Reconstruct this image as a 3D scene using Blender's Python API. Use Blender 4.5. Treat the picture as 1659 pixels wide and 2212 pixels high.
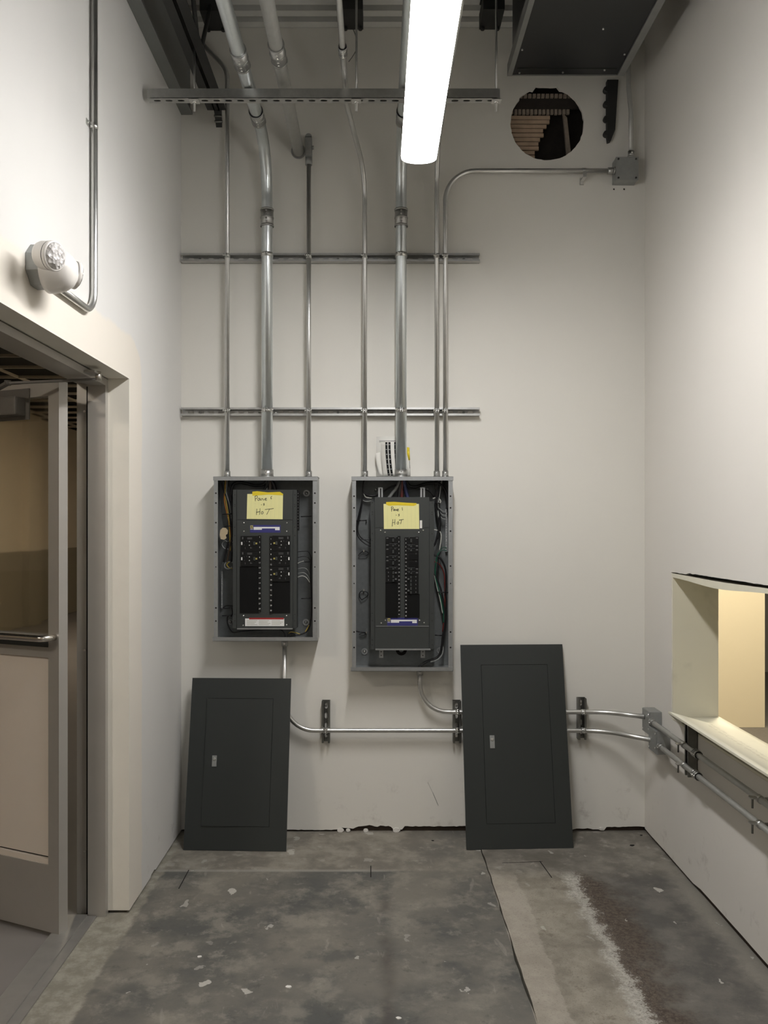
import bpy, bmesh, math, random
from mathutils import Vector, Matrix, noise as mnoise

for o in list(bpy.data.objects):
    bpy.data.objects.remove(o, do_unlink=True)
SC = bpy.context.scene
COL = SC.collection
random.seed(7)

# ------------------------------------------------------------------ camera
EYE = 1.56
F = 1800.0                      # focal length in pixels of the 1659 x 2212 frame
VPX, VPY = 815.0, 1136.0        # where lines running straight into the room meet
cam = bpy.data.cameras.new('camera')
cam.sensor_fit = 'AUTO'; cam.sensor_width = 36.0; cam.lens = 36.0 * F / 2212.0
cam.shift_x = (829.5 - VPX) / 2212.0
cam.shift_y = (VPY - 1106.0) / 2212.0
cam.clip_start = 0.05; cam.clip_end = 60
camo = bpy.data.objects.new('camera', cam); COL.objects.link(camo)
camo.location = (0, 0, EYE); camo.rotation_euler = (math.pi / 2, 0, 0)
SC.camera = camo

# ------------------------------------------------------------------ world, exposure
w = bpy.data.worlds.new('world'); SC.world = w; w.use_nodes = True
w.node_tree.nodes['Background'].inputs[0].default_value = (0.5, 0.5, 0.5, 1)
w.node_tree.nodes['Background'].inputs[1].default_value = 0.02
SC.view_settings.view_transform = 'Standard'
SC.view_settings.look = 'None'
SC.view_settings.gamma = 1.0
SC.view_settings.exposure = 1.79
SC.view_settings.use_curve_mapping = False
LAMP = 24.0            # emission of the strip light's diffuser
LAMP_BACK = 8.5
HALL_LAMP = 10.0       # warm lamp of the room through the door
OFFICE_LAMP = 19.0     # warm lamp of the room behind the wall opening

# ------------------------------------------------------------------ room measures (metres)
WY = 4.25      # face of the back wall
LX = -1.0      # face of the left wall
RX = 1.364     # face of the right wall
CZ = 4.10      # underside of the roof deck
FY = -5.5      # wall behind the camera


def at(px, py, Y):
    """point seen at a place of the photograph, on the vertical plane at depth Y"""
    return Vector(((px - VPX) / F * Y, Y, EYE - (py - VPY) / F * Y))


def fx(px, Y): return (px - VPX) / F * Y
def fz(py, Y): return EYE - (py - VPY) / F * Y


# ------------------------------------------------------------------ node helper
class G:
    def __init__(self, name, rough=0.6, metal=0.0, spec=0.5):
        self.m = bpy.data.materials.new(name); self.m.use_nodes = True
        self.nt = self.m.node_tree
        self.b = self.nt.nodes['Principled BSDF']
        self.b.inputs['Roughness'].default_value = rough
        self.b.inputs['Metallic'].default_value = metal
        self.b.inputs['Specular IOR Level'].default_value = spec
        self._pos = None

    def put(self, sock, v):
        if isinstance(v, bpy.types.NodeSocket):
            self.nt.links.new(v, sock)
        elif v is not None:
            if hasattr(sock.default_value, '__len__') and not hasattr(v, '__len__'):
                sock.default_value = (v, v, v, 1)[:len(sock.default_value)]
            elif hasattr(v, '__len__') and len(v) == 3 and len(sock.default_value) == 4:
                sock.default_value = (*v, 1)
            else:
                sock.default_value = v

    def math(self, op, a, b=None, c=None, clamp=False):
        n = self.nt.nodes.new('ShaderNodeMath'); n.operation = op; n.use_clamp = clamp
        self.put(n.inputs[0], a)
        if b is not None: self.put(n.inputs[1], b)
        if c is not None: self.put(n.inputs[2], c)
        return n.outputs[0]

    def add(self, a, b): return self.math('ADD', a, b)
    def sub(self, a, b): return self.math('SUBTRACT', a, b)
    def mul(self, a, b): return self.math('MULTIPLY', a, b)
    def mx(self, a, b): return self.math('MAXIMUM', a, b)
    def mn(self, a, b): return self.math('MINIMUM', a, b)

    def step(self, v, lo, hi):
        n = self.nt.nodes.new('ShaderNodeMapRange'); n.interpolation_type = 'SMOOTHSTEP'
        self.put(n.inputs[0], v)
        self.put(n.inputs[1], lo); self.put(n.inputs[2], hi)
        n.inputs[3].default_value = 0; n.inputs[4].default_value = 1
        return n.outputs[0]

    def xyz(self):
        if self._pos is None:
            g = self.nt.nodes.new('ShaderNodeNewGeometry')
            s = self.nt.nodes.new('ShaderNodeSeparateXYZ')
            self.nt.links.new(g.outputs['Position'], s.inputs[0])
            self._pos = (g.outputs['Position'], s.outputs[0], s.outputs[1], s.outputs[2])
        return self._pos

    def scaled(self, sx, sy, sz):
        n = self.nt.nodes.new('ShaderNodeVectorMath'); n.operation = 'MULTIPLY'
        self.nt.links.new(self.xyz()[0], n.inputs[0]); n.inputs[1].default_value = (sx, sy, sz)
        return n.outputs[0]

    def noise(self, scale, detail=4, rough=0.55, vec=None, dist=0.0, off=0.0):
        n = self.nt.nodes.new('ShaderNodeTexNoise')
        n.inputs['Scale'].default_value = scale; n.inputs['Detail'].default_value = detail
        n.inputs['Roughness'].default_value = rough; n.inputs['Distortion'].default_value = dist
        v = vec if vec is not None else self.xyz()[0]
        if off:
            a = self.nt.nodes.new('ShaderNodeVectorMath'); a.operation = 'ADD'
            self.nt.links.new(v, a.inputs[0]); a.inputs[1].default_value = (off, off * .7, off * 1.3)
            v = a.outputs[0]
        self.nt.links.new(v, n.inputs['Vector'])
        return n.outputs[0]

    def mix(self, f, a, b):
        n = self.nt.nodes.new('ShaderNodeMix'); n.data_type = 'RGBA'
        self.put(n.inputs[0], f); self.put(n.inputs[6], a); self.put(n.inputs[7], b)
        return n.outputs[2]

    def color(self, c): self.put(self.b.inputs['Base Color'], c)

    def bump(self, h, strength=0.2, dist=0.01):
        n = self.nt.nodes.new('ShaderNodeBump')
        n.inputs['Strength'].default_value = strength; n.inputs['Distance'].default_value = dist
        self.put(n.inputs['Height'], h)
        self.nt.links.new(n.outputs[0], self.b.inputs['Normal'])


def simple(name, c, rough=0.5, metal=0.0, var=0.12, scale=30.0, spec=0.5, bump=0.0):
    g = G(name, rough, metal, spec)
    n = g.noise(scale, 3)
    lo = tuple(max(0, x * (1 - var)) for x in c); hi = tuple(min(1, x * (1 + var)) for x in c)
    g.color(g.mix(n, lo, hi))
    if bump: g.bump(n, bump, 0.004)
    return g.m


def emissive(name, c, s):
    g = G(name, 0.4)
    g.color(c)
    g.put(g.b.inputs['Emission Color'], c)
    g.b.inputs['Emission Strength'].default_value = s
    return g.m


M = {}


def build_materials():
    # painted gypsum wall
    def wall(name, c, scuff=True):
        g = G(name, 0.72, 0, 0.3)
        p, x, y, z = g.xyz()
        n = g.noise(1.3, 3); f = g.noise(160, 2)
        col = g.mix(n, tuple(v * .97 for v in c), tuple(min(1, v * 1.02) for v in c))
        if scuff:   # dirt smudges near the floor
            s = g.mul(g.step(g.noise(9, 6, .7), .56, .75), g.math('SUBTRACT', 1.0, g.step(z, .05, .42)))
            col = g.mix(g.mul(s, .45), col, (.30, .26, .22))
        g.color(col); g.bump(f, .12, .0015)
        return g
    g = wall('back_wall_paint', (.745, .725, .67)); M['wall_back'] = g.m
    g = wall('right_wall_paint', (.745, .715, .665)); M['wall_right'] = g.m
    # left wall: second coat of cooler paint stops short of the door opening, creamy primer shows there
    g = wall('left_wall_paint', (.735, .725, .70))
    p, x, y, z = g.xyz()
    wob = g.mul(g.sub(g.noise(7, 3), .5), .05)
    dy = g.mx(g.sub(y, 3.38), 0.0); dz = g.mx(g.sub(z, 2.17), 0.0)
    d = g.add(g.math('SQRT', g.add(g.mul(dy, dy), g.mul(dz, dz))), wob)
    base = g.b.inputs['Base Color'].links[0].from_socket
    g.color(g.mix(g.step(d, .145, .17), (.79, .74, .66), base))
    M['wall_left'] = g.m
    M['cream_return'] = simple('cream_drywall_return', (.80, .765, .68), .7, 0, .05, 8)
    M['hall_wall'] = None
    g = G('two_tone_hall_paint', .6); p, x, y, z = g.xyz()
    g.color(g.mix(g.step(z, 1.165, 1.172), (.26, .23, .17), (.60, .535, .43))); M['hall_wall'] = g.m
    M['cream_wall'] = simple('cream_wall_paint', (.80, .70, .50), .7, 0, .03, 3)
    M['office_grey'] = simple('grey_office_paint', (.30, .28, .25), .7, 0, .05, 3)
    M['raw_board'] = None
    g = G('raw_gypsum_board_paper', .45, 0, .5); p, x, y, z = g.xyz()
    sm = g.step(g.noise(5, 4, .6, dist=.5), .55, .75)
    g.color(g.mix(g.mul(sm, .35), (.74, .71, .58), (.50, .48, .38))); M['raw_board'] = g.m
    M['plate_wood'] = simple('dark_bottom_plate', (.05, .035, .025), .9, 0, .4, 40)
    M['crack'] = simple('dark_cavity', (.012, .010, .009), .95, 0, .3, 40)
    M['paper_edge'] = simple('torn_gypsum_edge', (.72, .70, .66), .9, 0, .1, 60)

    # floor
    g = G('worn_concrete_floor', .62, 0, .4)
    p, x, y, z = g.xyz()
    big = g.noise(2.2, 5, .6); mid = g.noise(7, 6, .65, off=3); fine = g.noise(60, 4, .7, off=9)
    ew = g.mul(g.sub(g.noise(9, 5, .65, off=5), .5), .09)       # edge wobble
    ewf = g.mul(g.sub(g.noise(26, 5, .7, off=2), .5), .05)
    m2 = g.noise(13, 6, .7, off=31); vf = g.noise(170, 3, .7, off=41)
    paint = g.mix(g.step(big, .34, .64), (.098, .098, .092), (.192, .178, .150))
    paint = g.mix(g.mul(g.step(mid, .48, .66), .75), paint, (.262, .243, .205))
    paint = g.mix(g.mul(g.step(g.noise(4.5, 5, .6, off=12), .55, .68), .7), paint, (.080, .082, .080))
    paint = g.mix(g.mul(g.step(m2, .55, .70), .55), paint, (.315, .295, .25))
    paint = g.mix(g.mul(g.step(g.noise(18, 5, .7, off=51), .58, .72), .5), paint, (.068, .066, .060))
    scr = g.noise(3.5, 4, .6, vec=g.scaled(5.5, 1.2, 1), dist=.8, off=17)
    paint = g.mix(g.mul(g.step(scr, .66, .72), .4), paint, (.34, .32, .28))
    bare = g.mix(g.step(mid, .35, .65), (.175, .158, .132), (.31, .285, .24)); bare = g.mix(g.mul(g.step(m2, .56, .7), .6), bare, (.40, .375, .325))
    # bare strips along the back and the left wall
    back = g.mul(g.step(g.add(y, g.mul(ewf, .5)), 3.755, 3.775), g.math('SUBTRACT', 1.0, g.mul(g.step(g.add(x, ew), -.05, .45), .75)))
    left = g.math('SUBTRACT', 1.0, g.step(g.add(x, ew), -.975, -.955))
    col = g.mix(back, paint, bare); col = g.mix(left, col, g.mix(g.step(m2, .4, .65), (.235, .22, .18), (.36, .34, .285)))
    edge = g.mul(g.mul(g.step(y, 3.752, 3.766), g.math('SUBTRACT', 1.0, g.step(y, 3.772, 3.79))), g.math('SUBTRACT', 1.0, g.step(x, 0, .12)))
    col = g.mix(g.mul(edge, .55), col, (.36, .345, .31))
    # rusty dark drip line
    ds = g.sub(1.0, g.step(g.math('ABSOLUTE', g.sub(g.add(x, g.mul(ewf, .3)), .035)), .0, .045))
    ds = g.mul(ds, g.mul(g.sub(1.0, g.step(y, 3.35, 3.62)), g.step(g.noise(5, 3, .5, off=21), .28, .52)))
    col = g.mix(g.mul(ds, .55), col, (.062, .05, .044))
    # right of the joint: patched trench, pale rim, brown stain
    xr = g.add(x, ew)
    patch1 = g.mix(g.step(mid, .35, .65), (.33, .295, .245), (.43, .39, .33)); patch1 = g.mix(g.mul(g.step(vf, .56, .66), .35), patch1, (.20, .17, .13))
    patch2 = g.mix(g.step(mid, .32, .68), (.21, .188, .152), (.37, .335, .275)); patch2 = g.mix(g.mul(g.step(m2, .57, .68), .6), patch2, (.16, .135, .105)); patch2 = g.mix(g.mul(g.step(vf, .55, .64), .4), patch2, (.17, .145, .115))
    rim = g.mix(g.step(fine, .35, .65), (.36, .34, .30), (.56, .535, .475)); rim = g.mix(g.mul(g.step(vf, .57, .65), .6), rim, (.20, .175, .14))
    dark = g.mix(g.step(mid, .35, .65), (.105, .100, .092), (.185, .172, .15)); dark = g.mix(g.mul(g.step(m2, .56, .7), .5), dark, (.28, .26, .22))
    brown = g.mix(g.step(fine, .4, .6), (.060, .044, .034), (.125, .097, .074)); brown = g.mix(g.mul(g.mul(g.step(vf, .58, .66), .7), g.sub(1.0, g.step(xr, .90, 1.0))), brown, (.32, .28, .235))
    bx_ = g.add(g.add(x, g.mul(ew, 1.3)), ewf)
    right = g.mix(g.step(xr, .612, .622), patch1, patch2)
    yy = g.step(y, 3.55, 3.85)
    far = g.mix(g.step(mid, .35, .65), (.155, .142, .12), (.265, .245, .21)); far = g.mix(g.mul(g.step(m2, .54, .68), .7), far, (.37, .345, .30)); far = g.mix(g.mul(g.step(big, .5, .62), .5), far, (.12, .108, .09))
    bx2 = g.add(bx_, g.add(g.mul(g.sub(m2, .5), .10), g.mul(g.sub(vf, .5), .12)))
    right = g.mix(g.step(g.add(bx2, g.mul(g.sub(mid, .5), .12)), .80, .845), right, rim)
    right = g.mix(g.step(g.add(bx2, g.mul(g.sub(fine, .5), .12)), .862, .892), right, brown)
    right = g.mix(g.step(g.add(xr, g.add(g.mul(g.sub(mid, .5), .35), g.mul(g.sub(big, .5), .5))), .92, 1.10), right, dark)
    right = g.mix(g.mul(g.step(g.add(xr, g.mul(ewf, 2)), 1.25, 1.33), .6), right, (.30, .28, .24))
    right = g.mix(g.step(g.add(y, g.mul(ew, 1.2)), 3.66, 3.80), right, far)
    col = g.mix(g.step(x, .4985, .5), col, right)
    # paint drips and plaster crumbs
    v = g.nt.nodes.new('ShaderNodeTexVoronoi'); v.voronoi_dimensions = '2D'; v.inputs['Scale'].default_value = 5.5
    v.inputs['Randomness'].default_value = 1.0
    vec = g.scaled(1, .75, 0); va = g.nt.nodes.new('ShaderNodeVectorMath'); va.operation = 'ADD'
    g.nt.links.new(vec, va.inputs[0])
    nz = g.nt.nodes.new('ShaderNodeTexNoise'); nz.inputs['Scale'].default_value = 22; nz.inputs['Detail'].default_value = 3
    g.nt.links.new(p, nz.inputs['Vector'])
    nsc = g.nt.nodes.new('ShaderNodeVectorMath'); nsc.operation = 'SCALE'; nsc.inputs['Scale'].default_value = .075
    g.nt.links.new(nz.outputs['Color'], nsc.inputs[0]); g.nt.links.new(nsc.outputs[0], va.inputs[1])
    g.nt.links.new(va.outputs[0], v.inputs['Vector'])
    sp = g.nt.nodes.new('ShaderNodeSeparateColor'); g.nt.links.new(v.outputs['Color'], sp.inputs[0])
    size = g.mul(g.step(sp.outputs[0], .42, 1.0), .10)
    drip = g.math('LESS_THAN', v.outputs['Distance'], size)
    col = g.mix(g.mul(drip, g.add(.15, g.mul(sp.outputs[1], .75))), col, (.56, .54, .49))
    pit = g.mul(g.step(vf, .60, .70), .45)
    col = g.mix(pit, col, g.mix(.6, col, (.03, .028, .022)))
    g.color(g.mix(g.mul(fine, .35), col, g.mix(.5, col, (.05, .05, .045))))
    g.put(g.b.inputs['Roughness'], g.add(.5, g.mul(mid, .3)))
    g.bump(g.add(fine, mid), .18, .004)
    M['floor'] = g.m
    M['subfloor'] = simple('dirty_joint', (.03, .028, .018), .95, 0, .4, 60)
    M['hall_floor'] = simple('hall_sealed_concrete', (.20, .185, .175), .35, 0, .12, 4)
    M['office_floor'] = simple('office_carpet', (.13, .115, .095), .9, 0, .2, 40)

    # metals
    def galv(name, lo, hi, rough, scale=45, metal=1.0):
        g = G(name, rough, metal)
        n = g.noise(scale, 4, .6); b = g.noise(5, 2)
        g.color(g.mix(n, lo, hi))
        g.put(g.b.inputs['Roughness'], g.add(rough - .07, g.mul(b, .14)))
        return g.m
    M['emt'] = galv('galvanised_conduit', (.58, .58, .565), (.70, .70, .68), .36)
    M['emt_big'] = galv('bright_zinc_conduit', (.66, .70, .71), (.76, .80, .81), .33)
    M['emt_dull'] = galv('dull_white_zinc_conduit', (.48, .48, .455), (.62, .62, .59), .5, 30, .55)
    M['strut'] = galv('galvanised_strut', (.42, .42, .41), (.58, .58, .56), .36)
    M['strut_dark'] = galv('dark_zinc_strut', (.17, .17, .16), (.27, .27, .25), .42)
    M['fitting'] = galv('cast_zinc_fitting', (.36, .36, .35), (.55, .55, .53), .42, 90)
    M['strap'] = galv('zinc_strap', (.52, .52, .50), (.72, .72, .70), .32, 60)
    M['enclosure'] = galv('galvanised_enclosure', (.34, .35, .35), (.46, .47, .47), .45, 60, .8)
    M['enclosure_shaded'] = galv('galvanised_enclosure_with_shade', (.13, .14, .14), (.20, .21, .21), .5, 60, .6)  # enclosure zinc darkened: shade inside the boxes is put into the colour
    M['screw'] = galv('bright_screw', (.8, .8, .78), (.9, .9, .88), .25)
    M['alu'] = galv('clear_anodised_aluminium', (.44, .42, .385), (.50, .48, .445), .45, 8, .5)
    M['closer'] = simple('closer_metal_with_shade', (.15, .14, .125), .45, 0, .1, 20)  # closer metal, darkened by shade put into the colour
    M['chrome'] = galv('satin_push_bar', (.66, .63, .58), (.76, .73, .68), .25, 8)
    M['box_grey'] = galv('galvanised_junction_box', (.30, .31, .30), (.42, .43, .42), .5, 40, .7)
    M['deck'] = galv('galvanised_roof_deck', (.60, .60, .575), (.72, .72, .69), .6, 6, .15)
    M['panel_grey'] = simple('charcoal_grey_enamel', (.026, .030, .0285), .45, 0, .06, 200)
    M['dead_grey'] = simple('dark_grey_enamel_trim', (.042, .046, .044), .42, 0, .06, 150)
    M['black'] = simple('black_plastic', (.007, .007, .007), .45, 0, .2, 80, .25)
    M['black2'] = simple('black_filler_plate', (.004, .004, .004), .6, 0, .1, 80, .2)
    M['steel_black'] = simple('dark_primed_steel', (.018, .018, .016), .6, 0, .3, 20)
    M['beam_grey'] = simple('grey_primed_beam', (.19, .195, .185), .6, 0, .1, 6)
    M['white_plastic'] = simple('white_plastic', (.78, .75, .71), .35, 0, .03, 8)
    M['white_print'] = simple('white_print', (.8, .8, .78), .6, 0, .03, 20)
    M['grey_print'] = simple('grey_print', (.09, .09, .09), .6, 0, .1, 20)
    M['soft_print'] = simple('faint_grey_stamp_ink', (.40, .38, .30), .7, 0, .1, 20)
    M['ochre_print'] = simple('ochre_print', (.42, .36, .10), .6, 0, .1, 20)
    M['blue_label'] = simple('blue_label', (.035, .035, .17), .45, 0, .08, 40)
    M['red_print'] = simple('red_print', (.35, .02, .02), .5, 0, .1, 40)
    M['note'] = simple('yellow_note_paper', (.80, .76, .36), .8, 0, .03, 30)
    M['tape'] = simple('yellow_tape', (.75, .58, .03), .35, 0, .1, 60)
    M['ink'] = simple('black_ink', (.012, .012, .02), .6, 0, .1, 20)
    M['line'] = simple('faint_rule', (.62, .62, .33), .8, 0, .05, 20)
    M['paper'] = simple('white_card', (.80, .785, .73), .7, 0, .03, 20)
    M['tag'] = simple('tan_paper_tag', (.55, .44, .28), .8, 0, .08, 40)
    for n, c in dict(wire_black=(.008, .008, .009), wire_red=(.11, .015, .012), wire_blue=(.025, .035, .11),
                     wire_green=(.012, .075, .045), wire_grey=(.24, .25, .24), wire_white=(.55, .55, .5),
                     wire_yellow=(.45, .33, .05), wire_orange=(.30, .12, .02), wire_brown=(.06, .04, .025)).items():
        M[n] = simple(n, c, .35, 0, .1, 60)
    M['lath'] = simple('old_wood_lath', (.50, .37, .26), .85, 0, .3, 26, bump=.3)
    M['lath_dark'] = simple('cavity_felt', (.03, .024, .02), .95, 0, .4, 30)
    M['block'] = simple('brown_fibre_board', (.30, .25, .20), .9, 0, .35, 50)
    M['duct_black'] = simple('black_lined_pan', (.012, .013, .014), .35, 0, .2, 8)
    M['duct_rail'] = simple('grey_rail', (.22, .22, .21), .5, .3, .12, 20)
    M['ceil_dark'] = simple('dark_plenum', (.010, .010, .009), .9, 0, .3, 3)
    M['tbar'] = simple('ceiling_grid_bar', (.42, .39, .33), .5, 0, .1, 20)
    M['threshold'] = galv('aluminium_threshold', (.34, .33, .31), (.45, .44, .41), .5, 20, .7)
    M['lower_panel'] = simple('light_door_panel', (.72, .65, .57), .5, 0, .03, 4)
    g = G('tinted_glass', .03, 0, .5)
    g.color((.80, .77, .69)); g.b.inputs['Transmission Weight'].default_value = 1.0
    g.b.inputs['IOR'].default_value = 1.45
    M['glass'] = g.m
    g = G('clear_lens', .12, 0, .5)
    vr = g.nt.nodes.new('ShaderNodeTexVoronoi'); vr.inputs['Scale'].default_value = 75
    g.nt.links.new(g.xyz()[0], vr.inputs['Vector'])
    g.color(g.mix(vr.outputs['Distance'], (.9, .88, .86), (.45, .43, .42))); g.bump(vr.outputs['Distance'], .8, .01)
    M['lens'] = g.m
    M['lamp'] = emissive('lit_diffuser', (1.0, .985, .975), LAMP)
    M['lamp_back'] = emissive('lit_diffuser_rear', (1.0, .97, .94), LAMP_BACK)
    M['hall_lamp'] = emissive('lit_hall_lens', (1.0, .86, .66), HALL_LAMP)
    M['hall_lamp_added'] = emissive('lit_hall_lens_added', (1.0, .90, .78), HALL_LAMP * 1.7)  # added unseen lamp, brightens the door's lower panel and the drywall return
    M['office_lamp'] = emissive('lit_office_lens', (1.0, .91, .73), OFFICE_LAMP)


build_materials()


# ------------------------------------------------------------------ mesh helpers
class MB:
    def __init__(self):
        self.v = []; self.f = []; self.s = []

    def face(self, idx, smooth=False):
        self.f.append(tuple(idx)); self.s.append(smooth)

    def quad(self, a, b, c, d, smooth=False):
        n = len(self.v); self.v += [Vector(p) for p in (a, b, c, d)]; self.face((n, n + 1, n + 2, n + 3), smooth)

    def box(self, x0, x1, y0, y1, z0, z1):
        x0, x1 = sorted((x0, x1)); y0, y1 = sorted((y0, y1)); z0, z1 = sorted((z0, z1))
        n = len(self.v)
        for z in (z0, z1):
            for y in (y0, y1):
                for x in (x0, x1):
                    self.v.append(Vector((x, y, z)))
        for q in ((0, 2, 3, 1), (4, 5, 7, 6), (0, 1, 5, 4), (2, 6, 7, 3), (0, 4, 6, 2), (1, 3, 7, 5)):
            self.face([n + i for i in q])
        return self

    def obox(self, o, ax, ay, az, a0, a1, b0, b1, c0, c1):
        """box in a local frame: origin o, unit axes ax ay az"""
        n = len(self.v); o = Vector(o); ax, ay, az = Vector(ax), Vector(ay), Vector(az)
        for c in (c0, c1):
            for b in (b0, b1):
                for a in (a0, a1):
                    self.v.append(o + ax * a + ay * b + az * c)
        for q in ((0, 2, 3, 1), (4, 5, 7, 6), (0, 1, 5, 4), (2, 6, 7, 3), (0, 4, 6, 2), (1, 3, 7, 5)):
            self.face([n + i for i in q])
        return self

    def tube(self, pts, r, seg=12, caps=True, smooth=True, closed=False):
        pts = [Vector(p) for p in pts]
        rs = r if hasattr(r, '__len__') else [r] * len(pts)
        k = len(pts); tang = []
        for i in range(k):
            if closed: t = pts[(i + 1) % k] - pts[i - 1]
            else: t = pts[min(i + 1, k - 1)] - pts[max(i - 1, 0)]
            tang.append(t.normalized())
        t = tang[0]
        u = t.orthogonal().normalized()
        n0 = len(self.v)
        for i in range(k):
            t = tang[i]; u = (u - t * u.dot(t)).normalized(); b = t.cross(u)
            for j in range(seg):
                a = 2 * math.pi * j / seg
                self.v.append(pts[i] + (u * math.cos(a) + b * math.sin(a)) * rs[i])
        for i in range(k if closed else k - 1):
            i2 = (i + 1) % k
            for j in range(seg):
                j2 = (j + 1) % seg
                self.face((n0 + i * seg + j, n0 + i * seg + j2, n0 + i2 * seg + j2, n0 + i2 * seg + j), smooth)
        if caps and not closed:
            self.face([n0 + j for j in reversed(range(seg))]); self.face([n0 + (k - 1) * seg + j for j in range(seg)])
        return self

    def cyl(self, p0, p1, r, seg=14, r1=None):
        return self.tube([p0, p1], [r, r if r1 is None else r1], seg)

    def ring(self, c, axis, r0, r1, length, seg=18):
        """hollow band"""
        c = Vector(c); t = Vector(axis).normalized(); u = t.orthogonal().normalized(); b = t.cross(u)
        n0 = len(self.v); prof = ((r0, -.5), (r1, -.5), (r1, .5), (r0, .5))
        for j in range(seg):
            a = 2 * math.pi * j / seg; d = u * math.cos(a) + b * math.sin(a)
            for (r, h) in prof: self.v.append(c + d * r + t * (h * length))
        for j in range(seg):
            j2 = (j + 1) % seg
            for q in range(4):
                q2 = (q + 1) % 4
                self.face((n0 + j * 4 + q, n0 + j * 4 + q2, n0 + j2 * 4 + q2, n0 + j2 * 4 + q), q in (1, 3))
        return self

    def lathe(self, c, axis, prof, seg=24, up=None):
        """prof: (radius, height) pairs, closed by caps when radius > 0"""
        c = Vector(c); t = Vector(axis).normalized(); u = (Vector(up) if up else t.orthogonal()).normalized(); b = t.cross(u)
        n0 = len(self.v)
        for (r, h) in prof:
            for j in range(seg):
                a = 2 * math.pi * j / seg
                self.v.append(c + (u * math.cos(a) + b * math.sin(a)) * r + t * h)
        for i in range(len(prof) - 1):
            for j in range(seg):
                j2 = (j + 1) % seg
                self.face((n0 + i * seg + j, n0 + i * seg + j2, n0 + (i + 1) * seg + j2, n0 + (i + 1) * seg + j), True)
        self.face([n0 + j for j in reversed(range(seg))])
        m = n0 + (len(prof) - 1) * seg
        self.face([m + j for j in range(seg)])
        return self

    def prism(self, poly, o, ax, ay, az, h):
        """polygon (a,b) in the ax,ay plane, extruded along az"""
        o = Vector(o); ax, ay, az = Vector(ax), Vector(ay), Vector(az); n = len(self.v); k = len(poly)
        for c in (0, h):
            for (a, b) in poly: self.v.append(o + ax * a + ay * b + az * c)
        self.face([n + i for i in reversed(range(k))]); self.face([n + k + i for i in range(k)])
        for i in range(k):
            j = (i + 1) % k; self.face((n + i, n + j, n + k + j, n + k + i))
        return self

    def build(self, name, mat, parent=None, bevel=0.0):
        me = bpy.data.meshes.new(name)
        me.from_pydata([tuple(p) for p in self.v], [], self.f)
        me.polygons.foreach_set('use_smooth', self.s)
        bm = bmesh.new(); bm.from_mesh(me); bmesh.ops.recalc_face_normals(bm, faces=bm.faces)
        if bevel:
            bmesh.ops.bevel(bm, geom=[e for e in bm.edges if e.is_manifold and e.calc_face_angle(0) > .6],
                            offset=bevel, segments=2, affect='EDGES', profile=.6)
        bm.to_mesh(me); bm.free()
        return link(name, me, mat, parent)


def link(name, me, mat, parent=None):
    o = bpy.data.objects.new(name, me); COL.objects.link(o)
    if mat is not None:
        me.materials.clear(); me.materials.append(M[mat] if isinstance(mat, str) else mat)
    if parent is not None:
        o.parent = parent
        o.matrix_parent_inverse = parent.matrix_basis.inverted()
    return o


def tag(o, label, cat, group=None):
    o['label'] = label; o['category'] = cat
    if group: o['group'] = group
    return o


def struct(o, label=None, cat=None):
    o['kind'] = 'structure'
    if label: o['label'] = label
    if cat: o['category'] = cat
    return o


def thing(name, loc, label, cat, group=None):
    o = bpy.data.objects.new(name, None); COL.objects.link(o); o.location = loc
    o.empty_display_size = .05
    return tag(o, label, cat, group)


def fillet(pts, r, n=9):
    pts = [Vector(p) for p in pts]; out = [pts[0]]
    for i in range(1, len(pts) - 1):
        a, b, c = pts[i - 1], pts[i], pts[i + 1]
        u = (a - b).normalized(); v = (c - b).normalized()
        ang = u.angle(v)
        if ang > math.pi - .02: out.append(b); continue
        rr = r[i - 1] if hasattr(r, '__len__') else r
        d = min(rr / math.tan(ang / 2), (a - b).length * .98, (c - b).length * .98); rr = d * math.tan(ang / 2)
        cen = b + (u + v).normalized() * (rr / math.sin(ang / 2))
        p0, p1 = b + u * d, b + v * d
        e0, e1 = p0 - cen, p1 - cen; tot = e0.angle(e1)
        for k in range(n + 1):
            t = k / n
            out.append(cen + (e0 * math.sin((1 - t) * tot) + e1 * math.sin(t * tot)) / math.sin(tot))
    out.append(pts[-1]); return out


def smoothp(pts, n=6):
    pts = [Vector(p) for p in pts]; out = []
    for i in range(len(pts) - 1):
        p0 = pts[max(i - 1, 0)]; p1 = pts[i]; p2 = pts[i + 1]; p3 = pts[min(i + 2, len(pts) - 1)]
        for k in range(n):
            t = k / n
            out.append(.5 * ((2 * p1) + (p2 - p0) * t + (2 * p0 - 5 * p1 + 4 * p2 - p3) * t * t + (3 * p1 - p0 - 3 * p2 + p3) * t ** 3))
    out.append(pts[-1]); return out


def slab(name, outer, holes, o, ax, ay, az, h, mat, parent=None):
    """flat slab with holes: loops in (a,b), extruded by h along az"""
    bm = bmesh.new(); o = Vector(o); ax, ay, az = Vector(ax), Vector(ay), Vector(az)
    edges = []
    for lp in [outer] + holes:
        vs = [bm.verts.new(o + ax * a + ay * b) for (a, b) in lp]
        for i in range(len(vs)): edges.append(bm.edges.new((vs[i], vs[(i + 1) % len(vs)])))
    res = bmesh.ops.triangle_fill(bm, use_beauty=True, use_dissolve=False, edges=edges)
    faces = [f for f in res['geom'] if isinstance(f, bmesh.types.BMFace)]
    ex = bmesh.ops.extrude_face_region(bm, geom=faces)
    bmesh.ops.translate(bm, verts=[v for v in ex['geom'] if isinstance(v, bmesh.types.BMVert)], vec=az * h)
    bmesh.ops.recalc_face_normals(bm, faces=bm.faces)
    me = bpy.data.meshes.new(name); bm.to_mesh(me); bm.free()
    return link(name, me, mat, parent)


_txt = {}


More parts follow.
